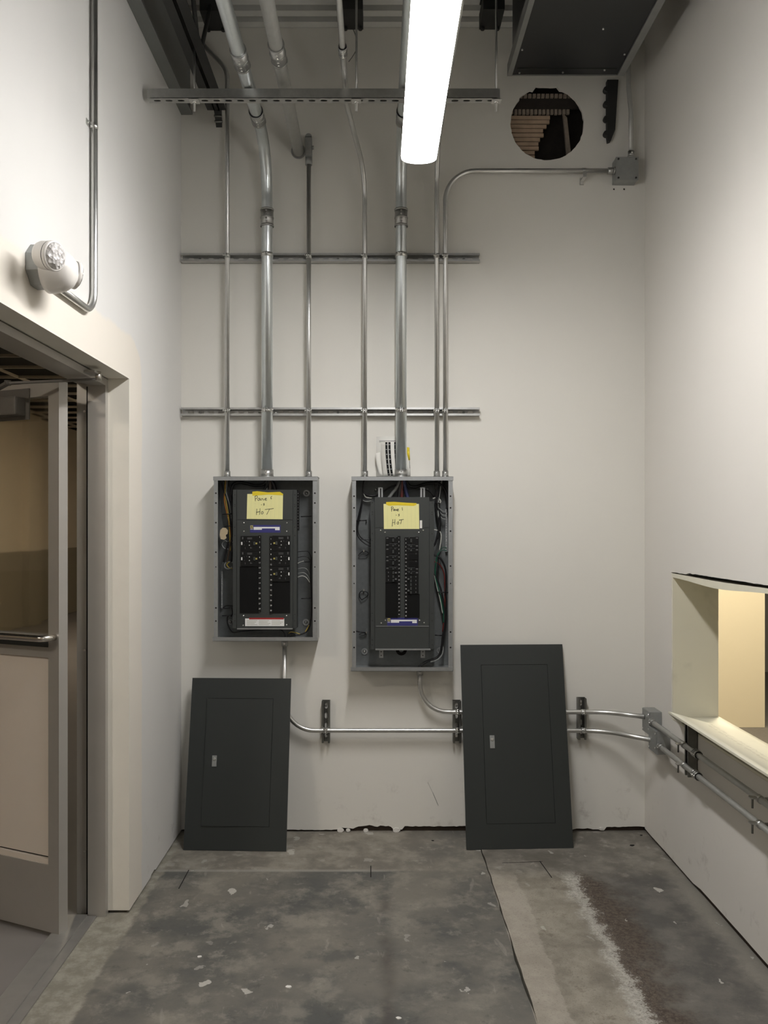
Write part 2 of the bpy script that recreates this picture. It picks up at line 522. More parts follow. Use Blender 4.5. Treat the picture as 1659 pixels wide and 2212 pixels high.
def text_into(mb, s, center, ax, ay, size):
    """flat lettering set into a mesh builder, centred on a point"""
    if s not in _txt:
        cu = bpy.data.curves.new('t', 'FONT'); cu.body = s; cu.align_x = 'CENTER'; cu.align_y = 'CENTER'; cu.resolution_u = 2
        ob = bpy.data.objects.new('t', cu); me = bpy.data.meshes.new_from_object(ob)
        _txt[s] = ([v.co.copy() for v in me.vertices], [tuple(p.vertices) for p in me.polygons])
        bpy.data.objects.remove(ob); bpy.data.meshes.remove(me); bpy.data.curves.remove(cu)
    vs, fs = _txt[s]; n = len(mb.v); c = Vector(center); ax, ay = Vector(ax), Vector(ay)
    for v in vs: mb.v.append(c + ax * (v.x * size) + ay * (v.y * size))
    for f in fs: mb.face([n + i for i in f])


def jit(t, amp, sc, seed=0.0):
    return amp * mnoise.noise(Vector((t * sc, seed, seed * 1.7)))

# ================================================================== STRUCTURE
X3, Y3, Z3 = Vector((1, 0, 0)), Vector((0, 1, 0)), Vector((0, 0, 1))

# ---- floor: base bed with two cast pieces, a ragged open joint between them
base = struct(MB().box(-1.21, 1.58, FY, WY + .06, -.06, -.012).build('floor', 'subfloor'),
              'worn grey concrete floor with patched trench and rusty stains', 'floor')


def slab_edge(side):
    out = []
    n = 150
    for i in range(n + 1):
        y = FY + (WY + .05 - FY) * i / n
        e = .4985 + (jit(y, .007, 3.1, 2) + jit(y, .005, 23, 5)) if side < 0 else .5045 + jit(y, .005, 15, 9)
        out.append((e, y))
    return out


L = slab_edge(-1)
slab('concrete_slab', [(-1.205, FY)] + L + [(-1.205, WY + .05)], [], (0, 0, -.012), X3, Y3, Z3, .012, 'floor', base)
R = slab_edge(1)
slab('patched_slab', R + [(1.575, WY + .05), (1.575, FY)], [], (0, 0, -.012), X3, Y3, Z3, .0135, 'floor', base)
# short saw cuts in the concrete
for (p0, p1) in (((801, 1871), (801, 1896)), ((1166, 1861), (1192, 1897)), ((1085, 1865), (1172, 1862)), ((408, 1880), (386, 1921))):
    Y0 = F * EYE / (p0[1] - VPY); Y1 = F * EYE / (p1[1] - VPY)
    a = Vector((fx(p0[0], Y0), Y0, .0022)); b = Vector((fx(p1[0], Y1), Y1, .0022))
    d = (b - a).normalized(); s = Vector((-d.y, d.x, 0)) * .0022
    m = MB(); m.quad(a - s, b - s, b + s, a + s)
    c = m.build('saw_cut', 'crack', base)

# ---- back wall with a rough round hole and a broken lower edge
HX, HZ, HR = .8665, 3.612, .1865
hole = []
for i in range(72):
    a = 2 * math.pi * i / 72
    r = HR + jit(a * 2, .004, 4, 3) + .0015 * random.random()
    x, z = HX + r * math.cos(a), HZ + r * math.sin(a)
    if z > HZ + .17: z = HZ + .168 + jit(x, .006, 30, 1)
    hole.append((x, z))
hole = [(x - (.008 if (z > HZ + .13 and x < HX) else 0), z + (.022 if abs(x - HX) < .055 and z > HZ + .1 else 0)) for (x, z) in hole]
bot = []
n = 170
for i in range(n + 1):
    x = LX - .0 + (RX - LX) * i / n
    px = VPX + F * x / WY
    z = .010
    if 735 < px < 770: z = .016 + .02 * abs(mnoise.noise(Vector((px * .21, 0, 0))))
    if 770 < px < 846: z = .030 + jit(px, .010, .15, 4)
    if 846 <= px < 872: z = .010
    if 872 <= px < 1010: z = .028 + jit(px, .003, .1, 6)
    if px > 1235: z = .012 + .012 * abs(mnoise.noise(Vector((px * .05, 3, 0))))
    if px > 1308: z = .026 + jit(px, .004, .1, 8)
    if 1296 < px < 1306: z = .006
    bot.append((x, max(.004, z + jit(px, .003, .33, 12))))
wall_back = struct(slab('wall_back', bot + [(RX, CZ + .09), (LX, CZ + .09)], [hole], (0, WY, 0), X3, Z3, Y3, .015, 'wall_back'),
                   'pale grey painted back wall with a round hole near the top', 'wall')
MB().box(-1.0, RX, WY + .0165, WY + .05, -.005, .08).build('bottom_plate', 'plate_wood', wall_back)
MB().box(-1.2, RX + .2, WY + .052, WY + .07, 0, HZ - .36).build('sheathing', 'plate_wood', wall_back)
# torn flakes of gypsum on the broken edge
for (px, py, s) in ((735, 1801, .016), (752, 1800, .01), (790, 1797, .012), (856, 1802, .017), (1299, 1790, .01)):
    p = at(px, py, WY - .006); p.z = max(p.z, .009)
    m = MB(); poly = [(s * (1 + .3 * random.random()) * math.cos(a), s * .55 * (1 + .5 * random.random()) * math.sin(a)) for a in [k * math.pi / 3.5 for k in range(7)]]
    m.prism(poly, p + Vector((0, -.002, 0)), X3, Z3, Y3, .012)
    m.build('gypsum_flake', 'paper_edge', wall_back)
# two small nail holes under the junction box, a scratch near the floor
for (px, py) in ((1326, 409), (1348, 409)):
    MB().cyl(at(px, py, WY - .0012), at(px, py, WY + .002), .0045, 10).build('nail_hole', 'crack', wall_back)
m = MB(); a, b, c = at(924, 1690, WY - .0008), at(936, 1715, WY - .0008), at(947, 1741, WY - .0008)
m.tube(smoothp([a, b, c]), [.0004] * 6 + [.001] * 6 + [.0004], 5).build('scratch', 'grey_print', wall_back)

# cavity behind the hole: fibre boards and horizontal laths over a black space
cav = struct(MB().box(.45, 1.36, WY + .17, WY + .18, 3.2, 4.0).build('wall_cavity', 'lath_dark'), 'dark wall cavity seen through the round hole', 'wall cavity')
MB().box(.44, .45, WY + .016, WY + .18, 3.2, 4.0).build('cavity_side', 'lath_dark', cav)
MB().box(1.36, 1.37, WY + .016, WY + .18, 3.2, 4.0).build('cavity_side', 'lath_dark', cav)
MB().box(.44, 1.37, WY + .016, WY + .18, 3.19, 3.2).build('cavity_side', 'lath_dark', cav)
MB().box(.44, 1.37, WY + .016, WY + .18, 4.0, 4.01).build('cavity_side', 'lath_dark', cav)
for i in range(14):
    z = 3.372 + i * .0228
    py = VPY - F * (z - EYE) / (WY + .07)
    k = (py - 245) / 100.0
    pe = 1206 - 52 * min(1, max(0, k)) ** .6 + 3 * math.sin(i * 2.3)
    m = MB(); m.obox((.46, WY + .070, z), X3, Y3, Z3, 0, fx(pe, WY + .07) - .46, 0, .012, 0, .0178)
    m.build('lath', 'lath', cav)
for (z0, z1, x0, x1, dy, mt) in ((3.69, 3.715, .46, 1.0, .060, 'block'), (3.715, 3.765, .46, 1.05, .05, 'lath_dark'), (3.765, 3.785, .46, 1.05, .040, 'block')):
    m = MB()
    k = 26
    for i in range(k):
        xa = x0 + (x1 - x0) * i / k
        m.box(xa, xa + (x1 - x0) / k * (.72 if mt == 'block' else 1.0), WY + dy, WY + dy + .014, z0 + .002 * (i % 2), z1)
    m.build('fibre_board', mt, cav)
m = MB(); m.prism([(.995, 3.36), (1.02, 3.36), (.985, 3.68), (.965, 3.70)], (0, WY + .075, 0), X3, Z3, Y3, .02)
m.build('batten', 'block', cav)

# ---- left wall with the door opening
DY0, DY1, DZ = 1.95, 3.36, 2.157
b1 = [(FY + (DY0 - FY) * i / 30, .010 + jit(i, .002, .8, 3)) for i in range(31)]
b2 = [(DY1 + (WY - DY1) * i / 40, .009 + jit(i, .003, .5, 13) + (.008 if 14 < i < 18 else 0)) for i in range(41)]
outer = b1 + [(DY0, DZ), (DY1, DZ)] + b2 + [(WY, CZ + .09), (FY, CZ + .09)]
wall_left = struct(slab('wall_left', outer, [], (LX, 0, 0), Y3, Z3, -X3, .20, 'wall_left'),
                   'white painted left wall with cream primer round the door opening', 'wall')
m = MB().box(LX - .19, LX - .013, FY, DY0 - .012, -.003, .03).box(LX - .19, LX - .013, DY1 + .012, WY, -.003, .03)
m.build('bottom_plate', 'plate_wood', wall_left)
m = MB().box(LX - .0845, LX + .0006, DY1 - .004, DY1 + .003, .012, DZ - .001).build('drywall_return', 'cream_return', wall_left)
m = MB().box(LX - .0845, LX + .0006, DY0, DY1 - .004, DZ - .004, DZ + .003).build('drywall_soffit', 'cream_return', wall_left)

# ---- right wall with a rough rectangular opening
OY0, OY1, OZ0, OZ1 = 1.55, 3.865, .665, 1.352
top = []
for i in range(91):
    y = OY0 + (OY1 - OY0) * i / 90
    z = OZ1 + jit(y, .003, 40, 3) - (.006 if y > 3.68 else 0)
    top.append((y, z))
hole = [(OY0, OZ0), (OY1, OZ0)] + top[::-1]
rb = [(FY + (WY - FY) * i / 120, .017 + jit(i, .003, .4, 23) + (.010 if i < 112 else 0)) for i in range(121)]
wall_right = struct(slab('wall_right', rb + [(WY, CZ + .09), (FY, CZ + .09)], [hole], (RX, 0, 0), Y3, Z3, X3, .205, 'wall_right'),
                    'white painted right wall with a rough rectangular opening', 'wall')
MB().box(RX + .012, RX + .19, FY, WY, -.003, .05).build('bottom_plate', 'plate_wood', wall_right)

win = thing('window_1', (RX + .1, 2.7, OZ0), 'unfinished wall opening lined with raw gypsum boards', 'opening')
win['kind'] = 'structure'
MB().box(RX + .002, RX + .212, OY1 - .015, OY1, OZ0, OZ1 - .03).build('jamb_board', 'raw_board', win)
MB().box(RX + .002, RX + .212, OY0, OY0 + .013, OZ0, OZ1 - .03).build('jamb_board', 'raw_board', win)
# head board sags in the middle
m = MB(); K = 24; rows = []
for i in range(K + 1):
    y = OY0 + (OY1 - OY0) * i / K
    s = .018 * math.exp(-((y - 3.35) / .32) ** 2) + .004 * i / K
    rows.append((y, OZ1 - .010 - s * .3, OZ1 - .024 - s))
for (ya, ta, ba), (yb, tb, bb) in zip(rows[:-1], rows[1:]):
    for (x0, x1) in ((RX + .001, RX + .212),):
        n = len(m.v)
        for (y, t, b) in ((ya, ta, ba), (yb, tb, bb)):
            for x in (x0, x1): m.v += [Vector((x, y, b)), Vector((x, y, t))]
        for q in ((0, 4, 5, 1), (2, 3, 7, 6), (1, 5, 7, 3), (0, 2, 6, 4)): m.face([n + i for i in q])
m.face((0, 1, 3, 2)); e = len(m.v) - 4; m.face((e, e + 2, e + 3, e + 1))
m.build('head_board', 'raw_board', win)
MB().box(RX + .006, RX + .2, OY0, OY1 - .02, OZ1 - .004, OZ1 + .02).build('gap_filler', 'crack', win)
# fixed sill lining under the loose board
MB().box(RX + .001, RX + .212, OY0, OY1, OZ0 - .004, OZ0 + .010).build('sill_lining', 'raw_board', win)

# ---- wall behind the camera, roof deck, edge beam
wall_front = struct(MB().box(-1.0, RX, FY - .1, FY, 0, CZ + .09).build('wall_front', 'wall_back'), 'pale painted wall behind the camera', 'wall')
m = MB(); prof = []; y = FY; P = .0915
while y < WY:
    prof += [(y, CZ), (y + .046, CZ), (y + .047, CZ + .075), (y + .090, CZ + .075)]; y += P
prof = [p for p in prof if p[0] <= WY] + [(WY, CZ)]
for (ya, za), (yb, zb) in zip(prof[:-1], prof[1:]): m.quad((LX - .05, ya, za), (RX + .05, ya, za), (RX + .05, yb, zb), (LX - .05, yb, zb))
m.quad((LX - .2, FY - .1, CZ + .1), (LX - .2, WY + .1, CZ + .1), (RX + .2, WY + .1, CZ + .1), (RX + .2, FY - .1, CZ + .1))
ceiling = struct(m.build('ceiling', 'deck'), 'corrugated galvanised roof deck overhead', 'ceiling')
beam = struct(MB().box(LX + .001, LX + .058, FY + .01, WY - .002, 3.655, 3.667).box(LX + .001, LX + .046, FY + .01, WY - .002, 3.667, CZ - .002).build('trim_1', 'beam_grey'),
              'grey steel edge beam along the top of the left wall', 'beam')

# ---- room through the door: floor, walls, dark ceiling with open grid
hall = struct(MB().box(-5.6, -1.2, -1, 16.2, -.08, -.004).build('floor_hall', 'hall_floor'), 'smooth grey floor of the hall beyond the door', 'floor')
struct(MB().box(-5.62, -5.5, -1, 16.2, 0, 3.32).build('wall_hall_side', 'hall_wall'), 'two-tone cream and tan hall wall beyond the door', 'wall')
struct(MB().box(-5.5, -1.2, 16, 16.1, 0, 3.32).build('wall_hall_end', 'hall_wall'), 'two-tone wall at the far end of the hall', 'wall')
struct(MB().box(-1.25, -1.2, WY, 16, 0, 3.32).build('wall_hall_near', 'hall_wall'), 'two-tone hall wall beside the door room', 'wall')
struct(MB().box(-5.5, -1.2, -1.1, -1, 0, 3.32).build('wall_hall_back', 'hall_wall'), 'two-tone hall wall behind the door', 'wall')
hc = struct(MB().box(-5.62, -1.2, -1.1, 16.2, 3.75, 3.8).build('ceiling_hall', 'ceil_dark'), 'dark hall ceiling with an open metal grid', 'ceiling')
MB().box(-5.62, -5.5, -1.1, 16.2, 3.3, 3.75).box(-1.26, -1.2, WY, 16.2, 3.3, 3.75).box(-5.5, -1.2, 16, 16.1, 3.3, 3.75).build('plenum_side', 'ceil_dark', hc)
me = None
for i in range(23):
    y = 1.2 + i * .61
    o = MB().box(-5.5, -1.2, y - .012, y + .012, 3.285, 3.315).build('grid_bar', 'tbar', hc)
for i in range(4):
    x = -2.1 - i * 1.05
    MB().box(x - .012, x + .012, -1, 16, 3.287, 3.313).build('grid_runner', 'tbar', hc)
pil = struct(MB().box(-5.5, -5.38, 12.9, 13.35, 0, 3.3).build('trim_2', 'hall_wall'), 'shallow pilaster on the hall wall', 'pilaster')
for (x, y, lab) in ((-2.5, 10.5, 'warm lamp in the hall ceiling grid near the far wall'), (-2.7, .6, 'added unseen warm lamp in the hall ceiling grid near the door')):
    lampo = thing('hall_ceiling_lamp', (x, y, 3.2), lab, 'lamp', 'hall ceiling lamps')
    MB().box(x - .3, x + .3, y - (.6 if y > 5 else .15), y + (.6 if y > 5 else .15), 3.27, 3.284).build('lens', 'hall_lamp' if y > 5 else 'hall_lamp_added', lampo)
    MB().box(x - .32, x + .32, y - .62, y + .62, 3.316, 3.35).build('housing', 'white_plastic', lampo)

# ---- room behind the wall opening
struct(MB().box(1.565, 5.0, -.5, 9.0, -.08, -.002).build('floor_office', 'office_floor'), 'dark floor of the room behind the opening', 'floor')
struct(MB().box(1.57, 3.0, 6.45, 6.6, 0, 3.0).build('wall_office_cream', 'cream_wall'), 'bright cream wall seen through the opening', 'wall')
struct(MB().box(3.0, 5.0, 8.9, 9.0, 0, 3.0).box(4.95, 5.0, -.5, 9, 0, 3.0).box(1.57, 5.0, -.55, -.5, 0, 3.0).box(1.566, 1.6, WY, 6.5, 0, 3.0).build('wall_office_far', 'office_grey'), 'grey wall beyond the cream wall', 'wall')
struct(MB().box(1.565, 5.0, -.55, 9.0, 3.0, 3.05).build('ceiling_office', 'office_grey'), 'ceiling of the room behind the opening', 'ceiling')
lampo = thing('office_ceiling_lamp', (2.4, 5.2, 2.9), 'warm ceiling lamp in the room behind the opening', 'lamp')
MB().box(2.1, 2.7, 4.7, 5.7, 2.94, 2.96).build('lens', 'office_lamp', lampo)
MB().box(2.08, 2.72, 4.68, 5.72, 2.96, 2.999).build('housing', 'white_plastic', lampo)

# ================================================================== DOOR
dr = thing('door_1', (-1.15, 2.8, 0), 'aluminium storefront door frame set in the left wall', 'door frame')
dr['kind'] = 'structure'
fo, fi = LX - .0845, LX - .155       # room-side face and stop of the frame
MB().box(fi, fo, DY1 - .036, DY1 + .0, 0, DZ - .008).build('jamb_post', 'alu', dr)
MB().box(LX - .21, fi - .008, DY1 - .004, DY1 + .0, 0, DZ - .008).build('jamb_pocket', 'alu', dr)
MB().box(fi - .008, fi, DY1 - .028, DY1 + .0, 0, DZ - .04).build('gasket', 'black', dr)
MB().box(fi, fo, DY0 + .0, DY0 + .036, 0, DZ - .008).build('jamb_post', 'alu', dr)
MB().box(fi, fo, DY0 + .036, DY1 - .036, DZ - .036, DZ - .008).build('head', 'alu', dr)
MB().box(LX - .21, fi - .008, DY0 + .036, DY1 - .004, DZ - .024, DZ - .008).build('head_pocket', 'alu', dr)
MB().box(fi - .008, fi, DY0 + .036, DY1 - .036, DZ - .032, DZ - .010).build('gasket', 'black', dr)
for z in (2.02, 1.06, .25):
    MB().cyl((LX - .178, DY1 - .007, z), (LX - .178, DY1 - .003, z), .005, 10).build('screw', 'screw', dr)
th = MB().box(LX - .24, LX - .155, DY0 + .04, DY1 - .04, -.001, .012).box(LX - .155, LX - .118, DY0 + .04, DY1 - .04, -.001, .006).build('threshold', 'threshold')
tag(th, 'flat aluminium threshold strip under the open door', 'threshold')

A = Vector((-1.206, 3.156, .012)); D = Vector((-.916, .402, 0)).normalized(); N = Vector((.402, .916, 0)).normalized()
N = (N - D * N.dot(D)).normalized()
lf = thing('door_leaf', A, 'open aluminium door leaf with tinted glass above and pale panel below', 'door')
LW, LH, T = .915, 2.098, .045


def leaf(name, s0, s1, z0, z1, t0, t1, mat, parent=lf):
    return MB().obox(A, D, N, Z3, s0, s1, t0, t1, z0, z1).build(name, mat, parent)


leaf('stile', 0, .053, 0, LH, 0, T, 'alu'); leaf('stile', LW - .053, LW, 0, LH, 0, T, 'alu')
leaf('top_rail', .053, LW - .053, LH - .055, LH, 0, T, 'alu')
leaf('middle_rail', .053, LW - .053, 1.045, 1.13, 0, T, 'alu')
leaf('bottom_rail', .053, LW - .053, 0, .255, 0, T, 'alu')
leaf('glass_pane', .053, LW - .053, 1.13, LH - .055, .019, .025, 'glass')
leaf('lower_panel', .053, LW - .053, .283, 1.045, .010, .034, 'lower_panel')
leaf('panel_bead', .053, LW - .053, .255, .276, .004, .04, 'lower_panel')
leaf('panel_gap', .053, LW - .053, .276, .283, .016, .03, 'crack')
pb = MB(); zc = 1.125
o = A + Z3 * zc - N * .055
pb.tube(fillet([o + D * .02 + N * .055, o + D * .02, o + D * (LW - .02), o + D * (LW - .02) + N * .055], .03), .0125, 12)
pb.build('push_bar', 'chrome', lf)
leaf('push_bar_backing', .053, LW - .053, 1.085, 1.128, -.004, 0, 'dead_grey')

# overhead closer: body on the leaf, folding arm to a shoe on the frame head
cl = thing('door_closer', A + Z3 * 2.0 + D * .4, 'grey overhead door closer with a folding arm at the top of the door', 'door closer')
MB().obox(A, D, N, Z3, .165, .45, -.055, -.001, LH - .125, LH - .055).build('closer_body', 'closer', cl, bevel=.006)
MB().obox(A, D, N, Z3, .145, .47, -.006, -.0005, LH - .14, LH - .02).build('mounting_plate', 'closer', cl)
s0 = Vector((-1.047, 3.125, DZ - .018))
e1 = Vector((-1.375, 3.10, DZ - .066))
b1 = A + D * .36 - N * .035 + Z3 * (LH - .045)
MB().cyl(s0, s0 - Z3 * .035, .011, 14).build('arm_shoe', 'chrome', cl)
MB().box(fo + .0005, s0.x + .004, s0.y - .05, s0.y + .03, s0.z - .012, s0.z - .004).build('shoe_plate', 'alu', cl)
d = (e1 - (s0 - Z3 * .029)); u = d.normalized(); sdv = u.cross(Z3).normalized()
MB().obox(s0 - Z3 * .029, u, sdv, sdv.cross(u) * -1, 0, d.length, -.008, .008, -.004, .004).build('arm', 'closer', cl)
d = b1 - e1; u = d.normalized(); sdv = u.cross(Z3).normalized()
MB().obox(e1, u, sdv, sdv.cross(u) * -1, -.01, d.length, -.010, .010, -.005, .005).build('arm', 'closer', cl)
MB().cyl(e1 - Z3 * .008, e1 + Z3 * .010, .012, 12).build('arm_joint', 'closer', cl)

# ================================================================== STRUT CHANNELS
def strut_mesh(o, al, wd, dp, length, pitch=.0508, slot=(.0285, .014), first=None):
    """C-shaped channel. o: centre of the web at one end, al: along, wd: across, dp: from web towards the open side"""
    m = MB(); o = Vector(o); al, wd, dp = Vector(al), Vector(wd), Vector(dp)
    H, W, t, lip = .0413, .0413, .0026, .0075
    hw = W / 2
    n = max(1, int(length / pitch)); start = (length - n * pitch) / 2 if first is None else first
    def P(a, b, c): return o + al * a + wd * b + dp * c
    if start > .0005:
        m.obox(o, al, wd, dp, 0, start, -hw, hw, 0, t); m.obox(o, al, wd, dp, start + n * pitch, length, -hw, hw, 0, t)
    sl, sw = slot[0] / 2, slot[1] / 2
    for i in range(n):
        c = start + (i + .5) * pitch; hp = pitch / 2
        outer = [(c - hp, -hw), (c - sl * .55, -hw), (c + sl * .55, -hw), (c + hp, -hw), (c + hp, hw), (c + sl * .55, hw), (c - sl * .55, hw), (c - hp, hw)]
        inner = [(c - sl, -sw * .45), (c - sl * .62, -sw), (c + sl * .62, -sw), (c + sl, -sw * .45), (c + sl, sw * .45), (c + sl * .62, sw), (c - sl * .62, sw), (c - sl, sw * .45)]
        k = len(m.v)
        for c_ in (0, t):
            for (a, b) in outer: m.v.append(P(a, b, c_))
            for (a, b) in inner: m.v.append(P(a, b, c_))
        for q in range(8):
            r = (q + 1) % 8
            m.face((k + q, k + r, k + 8 + r, k + 8 + q)); m.face((k + 16 + q, k + 24 + q, k + 24 + r, k + 16 + r))
            m.face((k + 8 + q, k + 8 + r, k + 24 + r, k + 24 + q))
    for s in (-1, 1):
        a, b = sorted((s * hw, s * (hw - t)))
        m.obox(o, al, wd, dp, 0, length, a, b, t, H)
        a, b = sorted((s * (hw - t), s * (hw - lip - t)))
        m.obox(o, al, wd, dp, 0, length, a, b, H - t, H)
        a, b = sorted((s * (hw - lip), s * (hw - lip - t)))
        m.obox(o, al, wd, dp, 0, length, a, b, H - t - .006, H - t)
    return m


SZ1, SZ2 = fz(557, 4.22), fz(889.5, 4.22)
for z, lab in ((SZ1, 'long galvanised strut channel on the back wall, upper of the pair'), (SZ2, 'long galvanised strut channel on the back wall, lower of the pair')):
    x0, x1 = fx(392, 4.22), fx(1036, 4.22)
    o = strut_mesh((x0, WY - .0005, z), X3, Z3, -Y3, x1 - x0).build('strut_channel', 'strut')
    tag(o, lab, 'strut channel', 'strut channels carrying the conduits')
    for px in (432, 730, 1002):
        MB().cyl((fx(px, 4.24), WY - .0032, z), (fx(px, 4.24), WY - .009, z), .007, 8).build('bolt', 'strut_dark', o)

VS = []
for px, t, b, lab in ((704, 1514, 1604, 'short vertical strut piece right of the smaller leaning cover'),
                      (987, 1514, 1604, 'short vertical strut piece partly behind the larger leaning cover'),
                      (1257, 1508, 1597, 'short vertical strut piece right of the larger leaning cover')):
    x = fx(px, 4.22); z1, z0 = fz(t, 4.22), fz(b, 4.22)
    o = strut_mesh((x, WY - .0005, z0), Z3, X3, -Y3, z1 - z0, slot=(.030, .014)).build('short_strut', 'strut_dark')
    tag(o, lab, 'strut channel', 'short strut pieces near the floor')
    for zz in (z0 + .028, z1 - .022):
        MB().cyl((x, WY - .0032, zz), (x, WY - .008, zz), .006, 8).build('bolt', 'screw', o)
    VS.append(x)
RSY = 3.565
o = strut_mesh((RX - .0005, RSY, .490), Z3, Y3, -X3, .226, slot=(.030, .014)).build('short_strut', 'strut_dark')
tag(o, 'dark vertical strut piece on the right wall under the opening', 'strut channel', 'short strut pieces near the floor')

# trapeze strut under the ceiling with its hanger rods
TY, TZ = 3.555, 3.374
tr = thing('trapeze_hanger', (fx(318, TY), TY, TZ), 'slotted trapeze strut hung across below the ceiling on rods', 'trapeze')
x0, x1 = fx(318, TY - .02), fx(1080, TY - .02)
x0 = max(x0, LX + .004)
strut_mesh((x0, TY, TZ), X3, Y3, Z3, x1 - x0).build('strut', 'strut', tr)
for px, z1 in ((420, 3.60), (770, 3.92), (1072, 3.92)):
    x = fx(px, TY)
    MB().cyl((x, TY, TZ - .045), (x, TY, z1), .0048, 8).build('threaded_rod', 'strut', tr)
    MB().cyl((x, TY, TZ - .012), (x, TY, TZ - .0008), .010, 6).build('nut', 'screw', tr)
    MB().box(x - .02, x + .02, TY - .02, TY + .02, TZ - .0035, TZ - .0006).build('washer', 'strap', tr)

# ================================================================== CONDUITS
RT, RB = .0117, .0279
YT = WY - .0435 - RT; YB = WY - .0435 - RB
ZH = 3.447


def connector(par, x, y, z, r, up=1):
    h = .034 if r < .02 else .040
    m = MB(); m.ring((x, y, z + up * h / 2), Z3, r * .99, r + .0042, h, 18)
    m.ring((x, y, z + up * .004), Z3, r, r + .008, .007, 8)
    c = m.build('connector', 'fitting', par)
    for k in ((.4, .75) if r > .02 else (.6,)):
        MB().cyl((x, y - r - .002, z + up * h * k), (x, y - r - .0075, z + up * h * k), .0042, 8).build('set_screw', 'screw', c)


def coupling(par, p0, p1, r, scr=Vector((0, -1, 0))):
    p0, p1 = Vector(p0), Vector(p1); ax = (p1 - p0).normalized(); mid = (p0 + p1) / 2; ln = (p1 - p0).length
    m = MB(); m.ring(mid, ax, r * .99, r + .004, ln, 20); m.ring(p0 + ax * .004, ax, r, r + .006, .008, 20); m.ring(p1 - ax * .004, ax, r, r + .006, .008, 20)
    m.ring(mid, ax, r, r + .006, .006, 20)
    c = m.build('coupling', 'fitting', par)
    for k in (-.3, -.12, .12, .3):
        q = mid + ax * (ln * k) + scr * (r + .003)
        MB().cyl(q, q + scr * .005, .0048, 8).build('set_screw', 'screw', c)


def strap(par, c, ax, out, r, side=None):
    """two-piece pipe strap: band round the pipe, folded ears with a screw at the front"""
    c = Vector(c); ax, out = Vector(ax).normalized(), Vector(out).normalized()
    sd = ax.cross(out).normalized()
    m = MB(); m.ring(c, ax, r * 1.0, r + .0024, .021, 20)
    e = c + out * (r + .001)
    m.obox(e, sd, out, ax, -.006, -.0035, 0, .014, -.0105, .0105); m.obox(e, sd, out, ax, .0035, .006, 0, .014, -.0105, .0105)
    for s in (-1, 1):   # shoulders that hook into the channel
        m.obox(c - out * (r + .004), sd, out, ax, s * (r * .35) - .0015, s * (r * .35) + .0015, -.006, .004, -.0105, .0105)
    o = m.build('strap', 'strap', par)
    q = e + out * .008
    MB().cyl(q - sd * .016, q + sd * .012, .0032, 8).build('screw', 'screw', o)
    MB().cyl(q - sd * .0185, q - sd * .0155, .0062, 8).build('screw_head', 'screw', o)
    return o


def conduit(name, pts, rad, bend, label, group, mat):
    t = thing(name, Vector(pts[0]), label, 'conduit', group)
    MB().tube(fillet(pts, bend, 10), rad, 18).build('pipe', mat, t)
    return t


BZ = 1.802      # top of both panel boxes
GRP = 'conduits rising above the panel boxes'
cx = lambda px, Y: fx(px, Y)

X = cx(491, YT)
c = conduit('conduit', [(X, YT, BZ + .0016), (X, YT, 3.86), (X - .16, YT, 4.02)], RT, .12,
            'thin conduit above the smaller panel, nearest the left wall', GRP, 'emt')
connector(c, X, YT, BZ, RT)
for z in (SZ1, SZ2): strap(c, (X, YT, z), Z3, -Y3, RT)

X = cx(577, YB)
c = conduit('large_conduit', [(X, YB, BZ + .0016), (X, YB, ZH), (X, FY + .01, ZH)], RB, .25,
            'thick conduit rising from the smaller panel and bending overhead', GRP, 'emt_big')
connector(c, X, YB, BZ, RB)
coupling(c, (X, YB, fz(490, YB)), (X, YB, fz(452, YB)), RB)
coupling(c, (X, 3.89, ZH), (X, 3.79, ZH), RB, -Z3)
coupling(c, (X, 3.30, ZH), (X, 3.42, ZH), RB, -Z3)
for z in (SZ1, SZ2): strap(c, (X, YB, z), Z3, -Y3, RB)

X = fx(645, WY)
c = conduit('large_conduit', [(X, WY - .001, 3.468), (X, FY + .01, 3.468)], RB, .1,
            'thick straight conduit running overhead into the back wall', GRP, 'emt_dull')
m = MB().ring((X, WY - .004, 3.468), Y3, RB, RB + .010, .007, 20).build('wall_collar', 'fitting', c)
coupling(c, (X, 3.30, 3.468), (X, 3.42, 3.468), RB, -Z3)

X = cx(667, YT)
zt = fz(352, YT)
c = conduit('conduit', [(X, YT, BZ + .0016), (X, YT, zt)], RT, .1, 'thin conduit above the smaller panel ending in an elbow fitting at the wall', GRP, 'emt')
connector(c, X, YT, BZ, RT)
for z in (SZ1, SZ2): strap(c, (X, YT, z), Z3, -Y3, RT)
m = MB(); m.ring((X, YT, zt + .01), Z3, RT, RT + .006, .04, 16)
m.obox((X, YT, zt), X3, Y3, Z3, -.0165, .0165, -.018, .018, .025, .125)
m.cyl((X, YT - .018, zt + .125), (X, YT + .018, zt + .125), .0165, 16)
m.cyl((X, YT, zt + .095), (X, WY - .001, zt + .095), .016, 16)
lb = m.build('elbow_fitting', 'box_grey', c, bevel=0)
MB().box(X - .014, X + .014, YT - .0215, YT - .018, zt + .03, zt + .12).build('cover_plate', 'fitting', lb)
MB().cyl((X + .0165, YT - .005, zt + .075), (X + .026, YT - .005, zt + .075), .009, 10).build('plug', 'fitting', lb)

X = cx(788, YT)
c = conduit('conduit', [(X, YT, BZ + .0016), (X, YT, 3.335), (-.137, 3.73, 3.4475), (-.137, FY + .01, 3.4475)], RT, [.18, .25],
            'thin conduit above the larger panel with an offset bend near the light', GRP, 'emt')
connector(c, X, YT, BZ, RT)
for z in (SZ1, SZ2): strap(c, (X, YT, z), Z3, -Y3, RT)
coupling(c, (-.137, 3.28, 3.4475), (-.137, 3.34, 3.4475), RT, -Z3)

